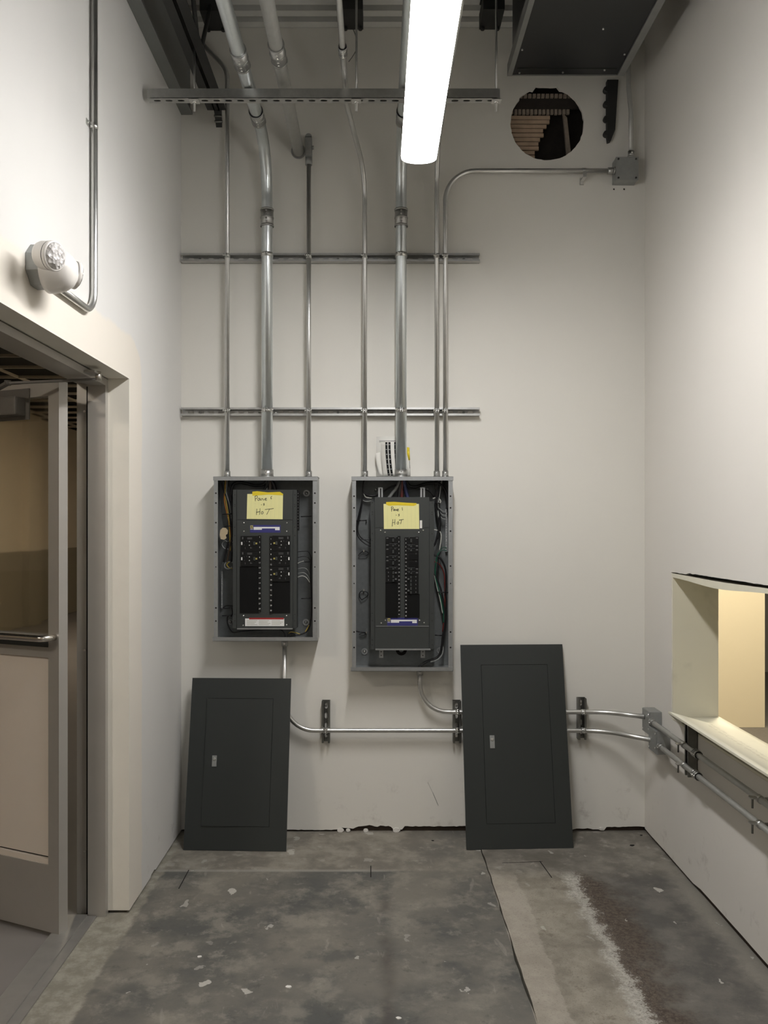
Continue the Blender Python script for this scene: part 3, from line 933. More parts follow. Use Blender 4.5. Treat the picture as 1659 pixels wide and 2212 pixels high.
X = cx(866.5, YB)
c = conduit('large_conduit', [(X, YB, BZ + .0016), (X, YB, ZH), (X, FY + .01, ZH)], RB, .25,
            'thick conduit rising from the larger panel behind the strip light', GRP, 'emt_big')
connector(c, X, YB, BZ, RB)
coupling(c, (X, YB, fz(490, YB)), (X, YB, fz(452, YB)), RB)
coupling(c, (X, 3.89, ZH), (X, 3.79, ZH), RB, -Z3)
for z in (SZ1, SZ2): strap(c, (X, YB, z), Z3, -Y3, RB)

X = cx(943.5, YT)
c = conduit('conduit', [(X, YT, BZ + .0016), (X, YT, 3.4475), (X + .02, FY + .01, 3.4475)], RT, .2,
            'thin conduit above the larger panel, left of the close pair', GRP, 'emt')
connector(c, X, YT, BZ, RT)
for z in (SZ1, SZ2): strap(c, (X, YT, z), Z3, -Y3, RT)

X = cx(962, YT); ze = fz(369, YT); xj = 1.197
c = conduit('conduit', [(X, YT, BZ + .0016), (X, YT, ze), (xj - .004, YT, ze)], RT, .15,
            'thin conduit of the close pair that turns right to the junction box', GRP, 'emt')
connector(c, X, YT, BZ, RT)
for z in (SZ1, SZ2): strap(c, (X, YT, z), Z3, -Y3, RT)
m = MB(); m.ring((xj - .02, YT, ze), X3, RT, RT + .0045, .034, 16); m.ring((xj - .006, YT, ze), X3, RT, RT + .008, .007, 8); m.build('connector', 'fitting', c)
xs = fx(1262, YT)
m = MB(); m.ring((xs, YT, ze), X3, RT, RT + .002, .018, 16); m.box(xs - .009, xs + .009, YT - RT - .001, YT - RT + .0015, ze - RT - .022, ze)
m.box(xs - .009, xs + .009, WY - .012, WY - .0006, ze - .05, ze - .016); m.box(xs - .009, xs + .009, YT - RT, WY - .001, ze - RT - .024, ze - RT - .021)
m.build('strap', 'strap', c)

# junction box at the upper right corner
jb = thing('junction_box', (1.255, WY, ze - .06), 'square grey junction box high in the right corner', 'junction box')
m = MB().box(xj, xj + .112, WY - .068, WY - .0006, ze - .052, ze + .062).build('body', 'box_grey', jb, bevel=.003)
cv = MB().box(xj - .001, xj + .113, WY - .072, WY - .0685, ze - .053, ze + .063).build('cover', 'box_grey', jb, bevel=.001)
for (dx, dz) in ((.012, .010), (.100, .010), (.012, .104), (.100, .104)):
    MB().cyl((xj + dx, WY - .0725, ze - .052 + dz), (xj + dx, WY - .075, ze - .052 + dz), .005, 8).build('screw', 'steel_black', cv)
X = fx(1363, YT)
c = conduit('conduit', [(X, YT, ze + .0635), (X, YT, ze + .3), (X - .012, YT, ze + .42), (X - .012, YT, CZ - .005)], RT, .3,
            'thin conduit going up from the junction box in the corner', GRP, 'emt_dull')
connector(c, X, YT, ze + .064, RT)

# lower runs along the back wall to the corner boxes
GL = 'low conduits running to the right corner'
b1bot, b2bot = .992, .846
X = fx(615, YT); zl = fz(1578, YT)
c = conduit('conduit', [(X, YT, b1bot - .0035), (X, YT, zl), (1.13, YT, zl), (1.312, 3.955, zl + .012)], RT, [.15, .22],
            'low conduit from under the smaller panel, lower of the two', GL, 'emt')
connector(c, X, YT, b1bot - .0028, RT, -1)
for x in VS: strap(c, (x, YT, zl), X3, -Y3, RT)
X = fx(907, YT); zu = fz(1538, YT)
c = conduit('conduit', [(X, YT, b2bot - .0035), (X, YT, zu), (1.15, YT, zu), (1.305, 4.06, zu + .006)], RT, [.14, .22],
            'low conduit from under the larger panel, upper of the two', GL, 'emt')
connector(c, X, YT, b2bot - .0028, RT, -1)
for x in VS[1:]: strap(c, (x, YT, zu), X3, -Y3, RT)

XP = RX - .0435 - RT * .6
for nm, (xa, xb), (ya, yb), (za, zb), lab in (('pull_box', (1.306, RX - .001), (3.99, 4.10), (.555, .668), 'upper corner pull box fixed where the low conduits turn'),
                                             ('pull_box', (1.300, RX - .001), (3.875, 3.985), (.495, .604), 'lower corner pull box standing in front of the other')):
    t = thing(nm, (xa, ya, za), lab, 'pull box', 'corner pull boxes')
    MB().box(xa, xb, ya, yb, za, zb).build('body', 'box_grey', t, bevel=.002)
    MB().box(xa - .003, xa - .0004, ya + .002, yb - .002, za + .002, zb - .002).build('cover', 'box_grey', t)
    for (yy, zz) in ((ya + .010, zb - .014), (yb - .012, za + .014), (ya + .010, za + .03)):
        MB().cyl((xa - .003, yy, zz), (xa - .006, yy, zz), .0042, 8).build('screw', 'screw', t)
for (y0, z, lab) in ((3.989, .622, 'low conduit on the right wall, upper of the two'), (3.874, .535, 'low conduit on the right wall, lower of the two')):
    c = conduit('conduit', [(XP, y0, z), (XP, FY + .02, z)], RT, .1, lab, 'conduits along the right wall', 'emt_dull')
    m = MB(); m.ring((XP, y0 - .018, z), Y3, RT, RT + .0045, .034, 16); m.ring((XP, y0 - .004, z), Y3, RT, RT + .007, .006, 8); m.build('connector', 'fitting', c)
    MB().cyl((XP - RT - .002, y0 - .02, z), (XP - RT - .008, y0 - .02, z), .004, 8).build('set_screw', 'screw', c)
    for ys in (RSY, 2.86):
        # mineral clamp: plate and hanging screw on the room side
        m = MB(); m.ring((XP, ys, z), Y3, RT, RT + .0025, .022, 16)
        m.prism([(-.026, -.010), (-.020, -.014), (.0, -.012), (.014, -.012), (.014, .012), (0, .012), (-.020, .014), (-.026, .010)], (XP - .010, ys, z + RT * .35), X3, Y3, Z3, .004)
        o = m.build('clamp', 'strap', c)
        MB().cyl((XP - .026, ys, z + RT * .3 - .034), (XP - .026, ys, z + RT * .3 + .002), .0038, 8).build('clamp_screw', 'strut_dark', o)
    coupling(c, (XP, RSY - .16, z), (XP, RSY - .115, z), RT, -X3)
    MB().box(XP - .002, RX - .001, 2.85, 2.87, z - .003, z + .003).build('standoff', 'strut_dark', c)

# ================================================================== LEFT WALL: EMERGENCY LIGHT
CY = 2.90
c = conduit('conduit', [(LX + RT + .003, 2.502, 2.297), (LX + RT + .003, CY, 2.297), (LX + RT + .003, CY, 3.65)], RT, .085,
            'conduit on the left wall rising from the emergency light', None, 'emt')
zs = fz(273, CY)
m = MB(); m.ring((LX + RT + .0015, CY, zs), Z3, RT, RT + .0022, .02, 16); m.box(LX + .0006, LX + .003, CY - .042, CY - RT, zs - .01, zs + .01)
m.build('strap', 'strap', c)
MB().cyl((LX + .003, CY - .03, zs), (LX + .008, CY - .03, zs), .005, 8).build('screw', 'screw', c)

EC = Vector((LX, 2.425, 2.312))
em = thing('emergency_light', EC, 'white twin-head emergency light above the door', 'emergency light')
oct_ = [(.064 * math.cos(math.pi / 8 + k * math.pi / 4), .064 * math.sin(math.pi / 8 + k * math.pi / 4)) for k in range(8)]
MB().prism(oct_, EC + X3 * .0006, Y3, Z3, X3, .040).build('octagon_box', 'box_grey', em, bevel=.002)
prof = [(.062, .041), (.066, .046), (.066, .058), (.064, .075), (.058, .095), (.048, .112), (.032, .124), (.012, .129)]
MB().lathe(EC - Z3 * .012 - Y3 * .012, X3, prof, 32).build('body', 'white_plastic', em)
for (c0, nrm, lab) in ((EC + Vector((.082, -.120, -.004)), Vector((.90, -.36, -.16)), 'front lamp head'), (EC + Vector((.080, .038, -.002)), Vector((.72, .66, -.12)), 'rear lamp head')):
    nrm = nrm.normalized(); b = c0 + nrm * .012
    hd = MB().lathe(b, nrm, [(.020, -.032), (.036, -.026), (.0385, -.018), (.0395, .012), (.041, .013), (.041, .022), (.037, .0235)], 32).build('lamp_head', 'white_plastic', em)
    MB().lathe(b, nrm, [(.0362, .0238), (.033, .0275), (.022, .031), (.006, .032)], 28).build('lens', 'lens', hd)
    MB().ring(b + nrm * .0105, nrm, .0385, .0402, .002, 32).build('seam', 'grey_print', hd)
MB().box(EC.x + .112, EC.x + .1165, EC.y - .008, EC.y - .001, EC.z - .048, EC.z - .042).build('test_button', 'black', em)

# ================================================================== STRIP LIGHT
def strip_light(name, x, y0, y1, z, mat, label):
    t = thing(name, (x, (y0 + y1) / 2, z), label, 'strip light', 'strip lights hung in a row')
    W = .135; prof = []
    for k in range(13):
        a = math.pi * k / 12
        prof.append((W / 2 * math.cos(a), .024 - .030 * math.sin(a) ** .6))
    m = MB(); m.prism(prof, (x, y0, z), X3, Z3, Y3, y1 - y0)
    d = m.build('diffuser', mat, t)
    for p in d.data.polygons: p.use_smooth = False
    MB().prism([(-W / 2, .0245), (W / 2, .0245), (W / 2 - .015, .075), (-W / 2 + .015, .075)], (x, y0, z), X3, Z3, Y3, y1 - y0).build('housing', 'white_plastic', t)
    for y in (y0 - .0045, y1 + .0005):
        MB().prism([(a * 1.0, b) for a, b in prof] + [(-W / 2 + .015, .076), (W / 2 - .015, .076)], (x, y, z), X3, Z3, Y3, .004).build('end_cap', 'white_plastic', t)
    for y in (y0 + .3, y1 - .3):
        MB().cyl((x, y, z + .076), (x, y, CZ - .004), .0018, 6).build('hanger_cable', 'strut', t)


strip_light('strip_light', .1575, 1.93, 3.15, 2.935, 'lamp', 'glowing white strip light hanging in the middle of the room')
strip_light('strip_light', .1575, -1.9, -.68, 2.935, 'lamp_back', 'white strip light hanging behind the camera')

# ================================================================== CEILING STEEL
def joist(x, label, low, top_end, bottom_end, seat=.16):
    t = thing('bar_joist', (x, 1.0, 3.95), label, 'joist', 'dark steel joists under the roof deck')
    zt, zb = CZ - .003, low
    for s in (-1, 1):
        MB().box(x + s * .006, x + s * .048, FY + .02, top_end, zt - .006, zt).box(x + s * .006, x + s * .011, FY + .02, top_end, zt - .05, zt - .006).build('top_chord', 'steel_black', t)
        if bottom_end > 0:
            MB().box(x + s * .008, x + s * .046, FY + .02, bottom_end, zb, zb + .005).box(x + s * .008, x + s * .013, FY + .02, bottom_end, zb + .005, zb + .045).build('bottom_chord', 'steel_black', t)
    MB().box(x - .05, x + .05, top_end - seat, top_end, zt - .125, zt - .052).build('seat', 'steel_black', t)
    for s in (-1, 1):
        MB().cyl((x + s * .036, top_end - .022, zt - .140), (x + s * .036, top_end - .022, zt - .126), .010, 6).build('bolt', 'steel_black', t)
    y = top_end - .12; k = 0
    be = bottom_end if bottom_end > 0 else top_end - .6
    ys = []
    while y > FY + .3: ys.append(y); y -= .28
    for i in range(len(ys) - 1):
        za, zz = (zt - .05, zb + .03) if i % 2 == 0 else (zb + .03, zt - .05)
        if bottom_end <= 0 and ys[i] > 1.9: continue
        MB().cyl((x, ys[i], za), (x, ys[i + 1], zz), .010, 8).build('web_bar', 'steel_black', t)
    return t


j = joist(-.782, 'dark steel joist nearest the left wall with a low double-angle chord', 3.585, 4.06, 4.06)
MB().prism([(3.86, 3.585), (4.07, 3.585), (4.12, 3.53), (4.105, 3.63), (3.86, 3.64)], (-.797, 0, 0), Y3, Z3, X3, .03).build('end_bracket', 'steel_black', j)
for (y, z) in ((4.085, 3.57), (4.10, 3.55)):
    MB().cyl((-.80, y, z), (-.762, y, z), .006, 8).build('bolt', 'strut_dark', j)
joist(-.118, 'dark steel joist left of the strip light', 3.585, 4.05, -1)
m = MB(); m.tube(smoothp([(-.118, 4.05, 3.975), (-.105, 4.07, 3.95), (-.10, 4.075, 3.90), (-.118, 4.075, 3.86), (-.14, 4.075, 3.83)]), .0022, 6)
o = m.build('loose_wire', 'strut_dark'); tag(o, 'short loose wire dangling from the joist left of the light', 'wire')
joist(.545, 'dark steel joist between the strip light and the black duct pan', 3.585, 4.05, -1)

# ---- black unit in the upper right corner
ux0, ux1, uy0, uy1, uz = .633, 1.140, .9, 3.95, 3.70
un = thing('air_unit', ((ux0 + ux1) / 2, 2.4, uz), 'black bottomed air unit hung in the upper right corner', 'air unit')
MB().box(ux0 + .008, ux1 - .004, uy0, uy1, uz, CZ - .03).build('casing', 'duct_black', un)
for (a, b) in ((ux0 - .016, ux0 + .006), (ux1 - .002, ux1 + .030)):
    MB().box(a, b, uy0 - .01, uy1 + .004, uz - .006, uz + .004).box(a, a + .004 if a < .7 else b, uy0 - .01, uy1 + .004, uz + .004, uz + .05).build('side_rail', 'duct_rail', un)
MB().box(ux0 - .016, ux1 - .002, uy1 + .0005, uy1 + .006, uz - .004, uz + .05).build('end_lip', 'duct_rail', un)
MB().box(ux0 + .02, ux1 - .02, uy1 - .055, uy1 - .05, uz - .0025, uz - .0003).build('seam', 'steel_black', un)
for (px, py) in ((1122, 156), (1216, 155), (1306, 150), (1290, 164), (1349, 116), (1303, 61), (1128, 106)):
    Y = F * (uz - EYE) / (VPY - py); x = fx(px, Y)
    if ux0 < x < ux1 and Y < uy1: MB().cyl((x, Y, uz - .006), (x, Y, uz - .0003), .0045, 8).build('screw', 'strap', un)
# ribbed black strip hanging below the unit at the wall
Yr = 4.2195
rs = thing('ribbed_strip', at(1315, 250, Yr), 'black ribbed strip hanging below the air unit beside the round hole', 'strip')
za, zb = fz(305, Yr), fz(172, Yr)
m = MB(); m.prism([(fx(1312, Yr), zb), (fx(1312, Yr), fz(290, Yr)), (fx(1314, Yr), za), (fx(1320, Yr), za + .004), (fx(1329, Yr), fz(280, Yr)), (fx(1336, Yr), zb)], (0, Yr, 0), X3, Z3, Y3, .03)
m.build('backing', 'steel_black', rs)
for py in (195, 226, 258, 290):
    m = MB(); m.lathe(at(1309.5, py, Yr + .015), Y3, [(.012, -.014), (.016, -.010), (.016, .010), (.012, .014)], 14); m.build('rib', 'steel_black', rs)

# ================================================================== PANEL BOXES
YF = WY - .146       # front of the boxes
YD = YF + .021       # face of the grey trim inside


def R_(m, px0, py0, px1, py1, ya, yb, Yref=None):
    """box seen between two image corners on the plane at depth ya, reaching back to yb"""
    Y = Yref or ya
    m.box(fx(px0, Y), fx(px1, Y), ya, yb, fz(py1, Y), fz(py0, Y)); return m


def panel_box(name, px0, px1, py0, py1, label):
    t = thing(name, (fx((px0 + px1) / 2, YF), WY, fz(py1, YF)), label, 'panel box', 'open panel boxes on the back wall')
    x0, x1, z0, z1 = fx(px0, YF), fx(px1, YF), fz(py1, YF), fz(py0, YF)
    MB().box(x0, x1, WY - .0035, WY - .0006, z0, z1).build('back_plate', 'enclosure_shaded', t)
    MB().box(x0, x0 + .0025, YF + .003, WY - .0036, z0, z1).build('side_wall', 'enclosure', t)
    MB().box(x1 - .0025, x1, YF + .003, WY - .0036, z0, z1).build('side_wall', 'enclosure', t)
    MB().box(x0 + .0025, x1 - .0025, YF + .003, WY - .0036, z1 - .0025, z1).build('top_wall', 'enclosure', t)
    MB().box(x0 + .0025, x1 - .0025, YF + .003, WY - .0036, z0, z0 + .0025).build('bottom_wall', 'enclosure', t)
    fl = MB().box(x0, x0 + .0195, YF, YF + .0028, z0 + .018, z1 - .018).build('flange', 'enclosure', t)
    fr = MB().box(x1 - .0215, x1, YF, YF + .0028, z0 + .018, z1 - .018).build('flange', 'enclosure', t)
    MB().box(x0 - .003, x1 + .003, YF - .003, YF + .0028, z1 - .018, z1 + .0012).box(x0 - .003, x1 + .003, YF - .003, WY - .01, z1 + .0002, z1 + .0012).build('top_lip', 'enclosure', t)
    MB().box(x0 - .006, x1 + .002, YF - .003, YF + .0028, z0 - .002, z0 + .0175).box(x0 - .004, x1 + .002, YF - .003, YF + .02, z0 - .002, z0 - .0006).build('bottom_lip', 'enclosure', t)
    h = z1 - z0
    for k in (.10, .16, .28, .46, .55, .80, .88):
        for (xx, par) in ((x0 + .010, fl), (x1 - .011, fr)):
            MB().cyl((xx, YF - .0006, z1 - h * k), (xx, YF + .0004, z1 - h * k), .0042 if int(k * 100) % 2 == 0 else .003, 10).build('screw_hole', 'crack', par)
    return t


def rect(par, name, px0, py0, px1, py1, ya, yb, mat):
    return R_(MB(), px0, py0, px1, py1, ya, yb).build(name, mat, par)


def dot(par, name, px, py, Y, r, mat, h=.003, seg=12):
    p = at(px, py, Y)
    return MB().lathe(p, -Y3, [(r, 0), (r * .9, h * .6), (r * .4, h)], seg).build(name, mat, par)


def wire(par, pts, r, col, Y=4.19, name='wire'):
    P = []
    for p in pts:
        P.append(at(p[0], p[1], p[2] if len(p) > 2 else Y))
    return MB().tube(smoothp(P, 5), r, 8).build(name, col, par)


def note(label, quad, tapequad, strokes, org, sc):
    Y = YD - .0012
    t = thing('paper_note', at(quad[0][0], quad[2][1], Y), label, 'note', 'handwritten notes on the panels')
    m = MB(); pts = [at(x, y, Y) for x, y in quad]; n = len(m.v)
    m.v += pts + [p + Y3 * .0006 for p in pts]
    for q in ((0, 1, 2, 3), (7, 6, 5, 4), (0, 4, 5, 1), (1, 5, 6, 2), (2, 6, 7, 3), (3, 7, 4, 0)): m.face([n + i for i in q])
    sheet = m.build('sheet', 'note', t)
    m = MB(); pts = [at(x, y, Y - .0004) for x, y in tapequad]; n = len(m.v)
    m.v += pts + [p + Y3 * .0003 for p in pts]; k = len(pts)
    m.face([n + i for i in range(k)]); m.face([n + k + i for i in reversed(range(k))])
    for i in range(k): m.face((n + i, n + k + i, n + k + (i + 1) % k, n + (i + 1) % k))
    m.build('tape', 'tape', t)
    m = MB()
    for s in strokes:
        P = [at(org[0] + x / sc, org[1] + y / sc, Y - .0004) for x, y in s]
        m.tube(smoothp(P, 4) if len(P) > 2 else P, .00115, 6)
    m.build('handwriting', 'ink', sheet)
    m = MB(); (ax, ay), (bx, by), (cx_, cy_), (dx, dy) = quad
    for k in range(1, 9):
        f = k / 9.0
        p, q = at(ax + (bx - ax) * f, ay + 4, Y - .0002), at(dx + (cx_ - dx) * f, dy - 1, Y - .0002)
        m.quad(p - X3 * .0003, p + X3 * .0003, q + X3 * .0003, q - X3 * .0003)
    m.build('ruled_lines', 'line', sheet)
    return t


def id_label(par, px0, py0, px1, py1, Y):
    lb = rect(par, 'blue_label', px0, py0, px1, py1, Y - .0006, Y - .0001, 'blue_label')
    w, h = px1 - px0, py1 - py0
    rect(lb, 'yellow_emblem', px0 + .01 * w, py0 + .06 * h, px0 + .10 * w, py0 + .46 * h, Y - .0011, Y - .0007, 'ochre_print')
    e = rect(lb, 'emblem_square', px0 + .035 * w, py0 + .17 * h, px0 + .075 * w, py0 + .35 * h, Y - .0015, Y - .0012, 'grey_print')
    rect(lb, 'white_band', px0 + .12 * w, py0 + .26 * h, px0 + .97 * w, py0 + .45 * h, Y - .0011, Y - .0007, 'white_print')
    rect(lb, 'white_band', px0 + .12 * w, py0 + .46 * h, px0 + .39 * w, py0 + .63 * h, Y - .0011, Y - .0007, 'white_print')
    rect(lb, 'white_band', px0 + .82 * w, py0 + .46 * h, px0 + .97 * w, py0 + .68 * h, Y - .0011, Y - .0007, 'white_print')
    rect(lb, 'white_line', px0 + .01 * w, py0 + .55 * h, px0 + .10 * w, py0 + .60 * h, Y - .0011, Y - .0007, 'white_print')
    return lb


def numbers(par, Y, x, y0, pitch, first, count, drift=0.0, size=.0098):
    m = MB()
    for i in range(count):
        text_into(m, str(first + 2 * i), at(x + drift * i, y0 + pitch * i, Y), X3, Z3, size)
    return m.build('numbers', 'white_print', par)


# ---------------------------------------------------------------- smaller panel
p1 = panel_box('panel_box', 462, 685, 1030, 1384, 'smaller open electrical panel on the left with five large black breakers')
rect(p1, 'interior_pan', 514, 1064, 630, 1352, YD + .012, WY - .006, 'enclosure_shaded')
rect(p1, 'upper_cover', 512, 1058, 632, 1122.6, YD, YD + .0025, 'dead_grey')
rect(p1, 'trim_cover', 512, 1123.4, 632, 1357, YD, YD + .0025, 'dead_grey')
for (a, b) in ((503, 511.5), (632.5, 641)):
    f = rect(p1, 'side_flange', a, 1058, b, 1357, YD + .006, YD + .009, 'dead_grey')
    xx = fx(a, YD) if a < 560 else fx(b, YD) - .002
    MB().box(xx, xx + .002, YD + .009, YD + .07, fz(1357, YD), fz(1058, YD)).build('flange_return', 'dead_grey', f)
    for py in (1069, 1090, 1094, 1139, 1157, 1327, 1341):
        dot(f, 'screw_hole', (a + b) / 2, py, YD + .0058, .0022, 'crack', .0005, 8)
rect(p1, 'bottom_edge', 512, 1357, 632, 1359.5, YD - .004, YD + .02, 'enclosure')
for (x, y) in ((527, 1129.5), (620, 1129.5), (527, 1147.6), (619.5, 1147.6), (526, 1330), (619, 1330), (525.5, 1351), (619, 1350)):
    dot(p1, 'screw', x, y, YD - .0002, .0042, 'screw', .003)
id_label(p1, 540, 1134, 606, 1150.5, YD)
wl = rect(p1, 'warning_label', 529.5, 1336, 614, 1352.5, YD - .0006, YD - .0001, 'white_print')
rect(wl, 'red_heading', 538, 1334.5, 613, 1338, YD - .0011, YD - .0007, 'red_print')
for i, (x0, x1) in enumerate(((533, 556), (559, 584), (587, 611))):
    for k in range(4):
        rect(wl, 'print_line', x0, 1340.2 + k * 3, x1 - 3 * ((i + k) % 3), 1341.1 + k * 3, YD - .0011, YD - .0007, 'soft_print')
# breakers
YBk = YD - .010
def big_breaker(x0, x1, y0, y1, left):
    b = rect(p1, 'breaker', x0, y0 + .3, x1, y1 - .3, YBk, YD - .0004, 'black')
    cy = (y0 + y1) / 2 - .2
    g = (lambda a, c: (x0 + a, x0 + c)) if left else (lambda a, c: (x1 - c, x1 - a))
    rect(b, 'rating_window', *[v for v in (g(.9, 3.4)[0], cy - 3.1, g(.9, 3.4)[1], cy + 3.1)], YBk - .0008, YBk - .0001, 'white_print')
    for dy in (-3.9, 3.9):
        c = sum(g(17.6, 19.8)) / 2
        dot(b, 'indicator', c, cy + dy, YBk - .0001, .0026, 'white_print', .0012, 10)
    rect(b, 'test_button', g(32, 35.6)[0], cy - 1.8, g(32, 35.6)[1], cy + 1.8, YBk - .0016, YBk - .0001, 'ochre_print')
    rect(b, 'handle', g(27, 31)[0], cy - 3.6, g(27, 31)[1], cy + 3.6, YBk - .008, YBk - .0001, 'dead_grey')
    for (a, c, u, v) in ((14, 24.5, -12.6, -11.4), (14, 24.5, -10.4, -9.2), (3, 5.5, -14, -9), (12.5, 13.5, -6, -4), (20.5, 22.5, 8, 11), (9, 10, 8, 12), (23, 24.5, 9.2, 10.4), (7.2, 8.6, -4.5, -3.6), (7.2, 8.6, 3.2, 4.1)):
        rect(b, 'print_mark', g(a, c)[0], cy + u, g(a, c)[1], cy + v, YBk - .0005, YBk - .0001, 'grey_print')


for y in (1157.6, 1190.6): big_breaker(520, 558, y, y + 33, True)
for y in (1157.0, 1190.2, 1223.4): big_breaker(588.3, 626.2, y, y + 33, False)
rect(p1, 'filler_plate', 518, 1224, 558, 1324.5, YD - .004, YD - .0004, 'black2')
rect(p1, 'filler_plate', 588, 1256.8, 626.5, 1324, YD - .004, YD - .0004, 'black2')
s = rect(p1, 'number_strip', 558, 1156.5, 563.6, 1321.5, YBk + .002, YD - .0004, 'black'); numbers(s, YBk + .0016, 560.8, 1160.3, 11.06, 1, 15)
s = rect(p1, 'number_strip', 582.6, 1158.8, 588.2, 1325, YBk + .002, YD - .0004, 'black'); numbers(s, YBk + .0016, 585.3, 1164.4, 11.04, 2, 15)
# knockout studs, grounding bars
for (x, y, r) in ((662, 1065.5, .017), (661, 1344, .017), (498, 1343, .013)):
    k = MB().ring(at(x, y, WY - .0065), Y3, .009, r, .005, 20).build('stud_washer', 'enclosure', p1)
    dot(k, 'stud', x, y, WY - .005, .008, 'fitting', .010)
tb = rect(p1, 'terminal_bar', 641.5, 1061, 646, 1146, YD + .02, YD + .035, 'black')
for i in range(13): dot(tb, 'terminal_screw', 643.8, 1066 + i * 6.2, YD + .0198, .0022, 'fitting', .002, 8)
tb = rect(p1, 'ground_bar', 477.5, 1234, 481.5, 1314, WY - .026, WY - .012, 'enclosure')
for i in range(15): dot(tb, 'terminal_screw', 479.5, 1237.5 + i * 5.2, WY - .0262, .002, 'screw', .0015, 8)
# wiring
W = [([(487, 1034), (486, 1062), (489, 1085), (493, 1110), (496, 1150), (498, 1190)], .0034, 'wire_yellow'),
     ([(489, 1034), (484.5, 1075), (488, 1100), (494, 1125), (499, 1160)], .0034, 'wire_orange'),
     ([(491, 1034), (489, 1065), (496, 1090), (500, 1120)], .0030, 'wire_grey'),
     ([(484, 1034), (482, 1050), (493, 1095), (500, 1150), (499, 1210)], .0038, 'wire_black'),
     ([(494, 1034), (499, 1060), (502, 1090), (501, 1160)], .0042, 'wire_black'),
     ([(575, 1034), (570, 1046), (553, 1049), (535, 1045), (518, 1042), (505, 1046), (500, 1060), (499, 1085)], .0075, 'wire_black'),
     ([(580, 1034), (578, 1046), (570, 1060)], .0085, 'wire_black'), ([(582, 1034), (584, 1048), (583, 1062)], .0085, 'wire_brown'),
     ([(586, 1034), (592, 1048), (596, 1062)], .0085, 'wire_black'), ([(578, 1034), (576, 1048), (576, 1062)], .006, 'wire_grey'),
     ([(504, 1170), (497, 1175), (487, 1168), (480, 1174), (482, 1182), (490, 1186), (503, 1184)], .0022, 'wire_grey'),
     ([(494, 1168), (488, 1190), (483, 1214)], .0050, 'wire_black'), ([(499, 1165), (495, 1190), (490, 1215)], .0048, 'wire_brown'),
     ([(503, 1172), (501, 1195), (499, 1215)], .0045, 'wire_black'),
     ([(503, 1216), (494, 1213), (486, 1218), (486, 1226), (494, 1229), (502, 1224)], .0030, 'wire_grey'),
     ([(502, 1228), (494, 1226), (490, 1219), (496, 1214)], .0026, 'wire_yellow'),
     ([(643, 1192), (655, 1191), (666, 1192), (672, 1204)], .0018, 'wire_black'),
     ([(643, 1205), (654, 1202), (665, 1204), (672, 1214)], .0018, 'wire_black'),
     ([(643, 1217), (649, 1214), (656, 1212)], .0018, 'wire_white'),
     ([(643, 1229), (656, 1227), (665, 1232), (671, 1245)], .0018, 'wire_grey'),
     ([(643, 1239), (655, 1237), (664, 1243), (670, 1255)], .0018, 'wire_grey'),
     ([(643, 1247), (653, 1244), (662, 1248), (669, 1258)], .0018, 'wire_white'),
     ([(672, 1204), (671, 1240), (673, 1290), (672, 1335), (664, 1362), (645, 1372), (626, 1369), (620, 1381)], .0040, 'wire_black'),
     ([(621, 1381), (626, 1366), (640, 1367), (655, 1370), (668, 1350)], .0022, 'wire_yellow'),
     ([(618, 1382), (613, 1366), (600, 1358.5), (570, 1360), (520, 1364), (503, 1366), (493, 1352), (491, 1335), (496, 1328)], .0032, 'wire_black'),
     ([(503, 1309), (490, 1308), (482, 1313), (492, 1314), (500, 1312), (502, 1325), (499, 1332)], .0030, 'wire_black')]
for pts, r, col in W: wire(p1, pts, r, col, 4.185)
for (a, b, y) in ((480, 500, 1111), (485, 503, 1137), (650, 673, 1116), (658, 672, 1214), (651, 672, 1293), (480, 500, 1330)):
    wire(p1, [(a, y, 4.175), ((a + b) / 2, y - .5, 4.168), (b, y - 1, 4.175)], .0026, 'wire_black', name='cable_tie')
m = MB(); pl = [(474.5, 1155), (476, 1145), (481, 1140), (488, 1140.5), (492.5, 1146), (491.5, 1153), (487.5, 1156), (489.5, 1162), (484, 1166), (477, 1164.5)]
pts = [at(x, y, 4.168) for x, y in pl]; n = len(pts); m.v += pts + [p + Y3 * .0008 for p in pts]
m.face(range(n)); m.face([n + i for i in reversed(range(n))])
for i in range(n): m.face((i, (i + 1) % n, n + (i + 1) % n, n + i))
o = m.build('paper_tag', 'tag'); tag(o, 'small tan paper tag on the wires in the smaller panel', 'tag')

note('yellow note on the smaller panel reading Panel is HOT', [(534.2, 1067), (611.4, 1066.5), (610.6, 1121.8), (532.8, 1121)],
     [(545, 1062), (556, 1061), (578, 1063.5), (605, 1062.5), (611.6, 1067), (611.4, 1070), (580, 1068.5), (545, 1071)],
     [[(628, 348), (633, 412)], [(628, 352), (650, 345), (660, 362), (645, 380), (630, 384)],
      [(690, 378), (672, 376), (662, 395), (675, 405), (690, 380), (695, 404)], [(704, 404), (710, 380), (726, 384), (735, 403)],
      [(750, 392), (768, 382), (762, 374), (748, 388), (758, 402), (775, 398)], [(838, 350), (822, 365), (824, 382), (836, 380)],
      [(708, 450), (706, 461)], [(745, 438), (732, 446), (744, 455), (732, 466)],
      [(652, 505), (645, 580)], [(692, 500), (684, 578)], [(646, 547), (690, 540)],
      [(718, 538), (704, 552), (710, 568), (726, 562), (728, 545), (718, 538)], [(750, 514), (800, 508), (858, 502)], [(806, 508), (772, 575)]],
     (440, 1010), 5.671)

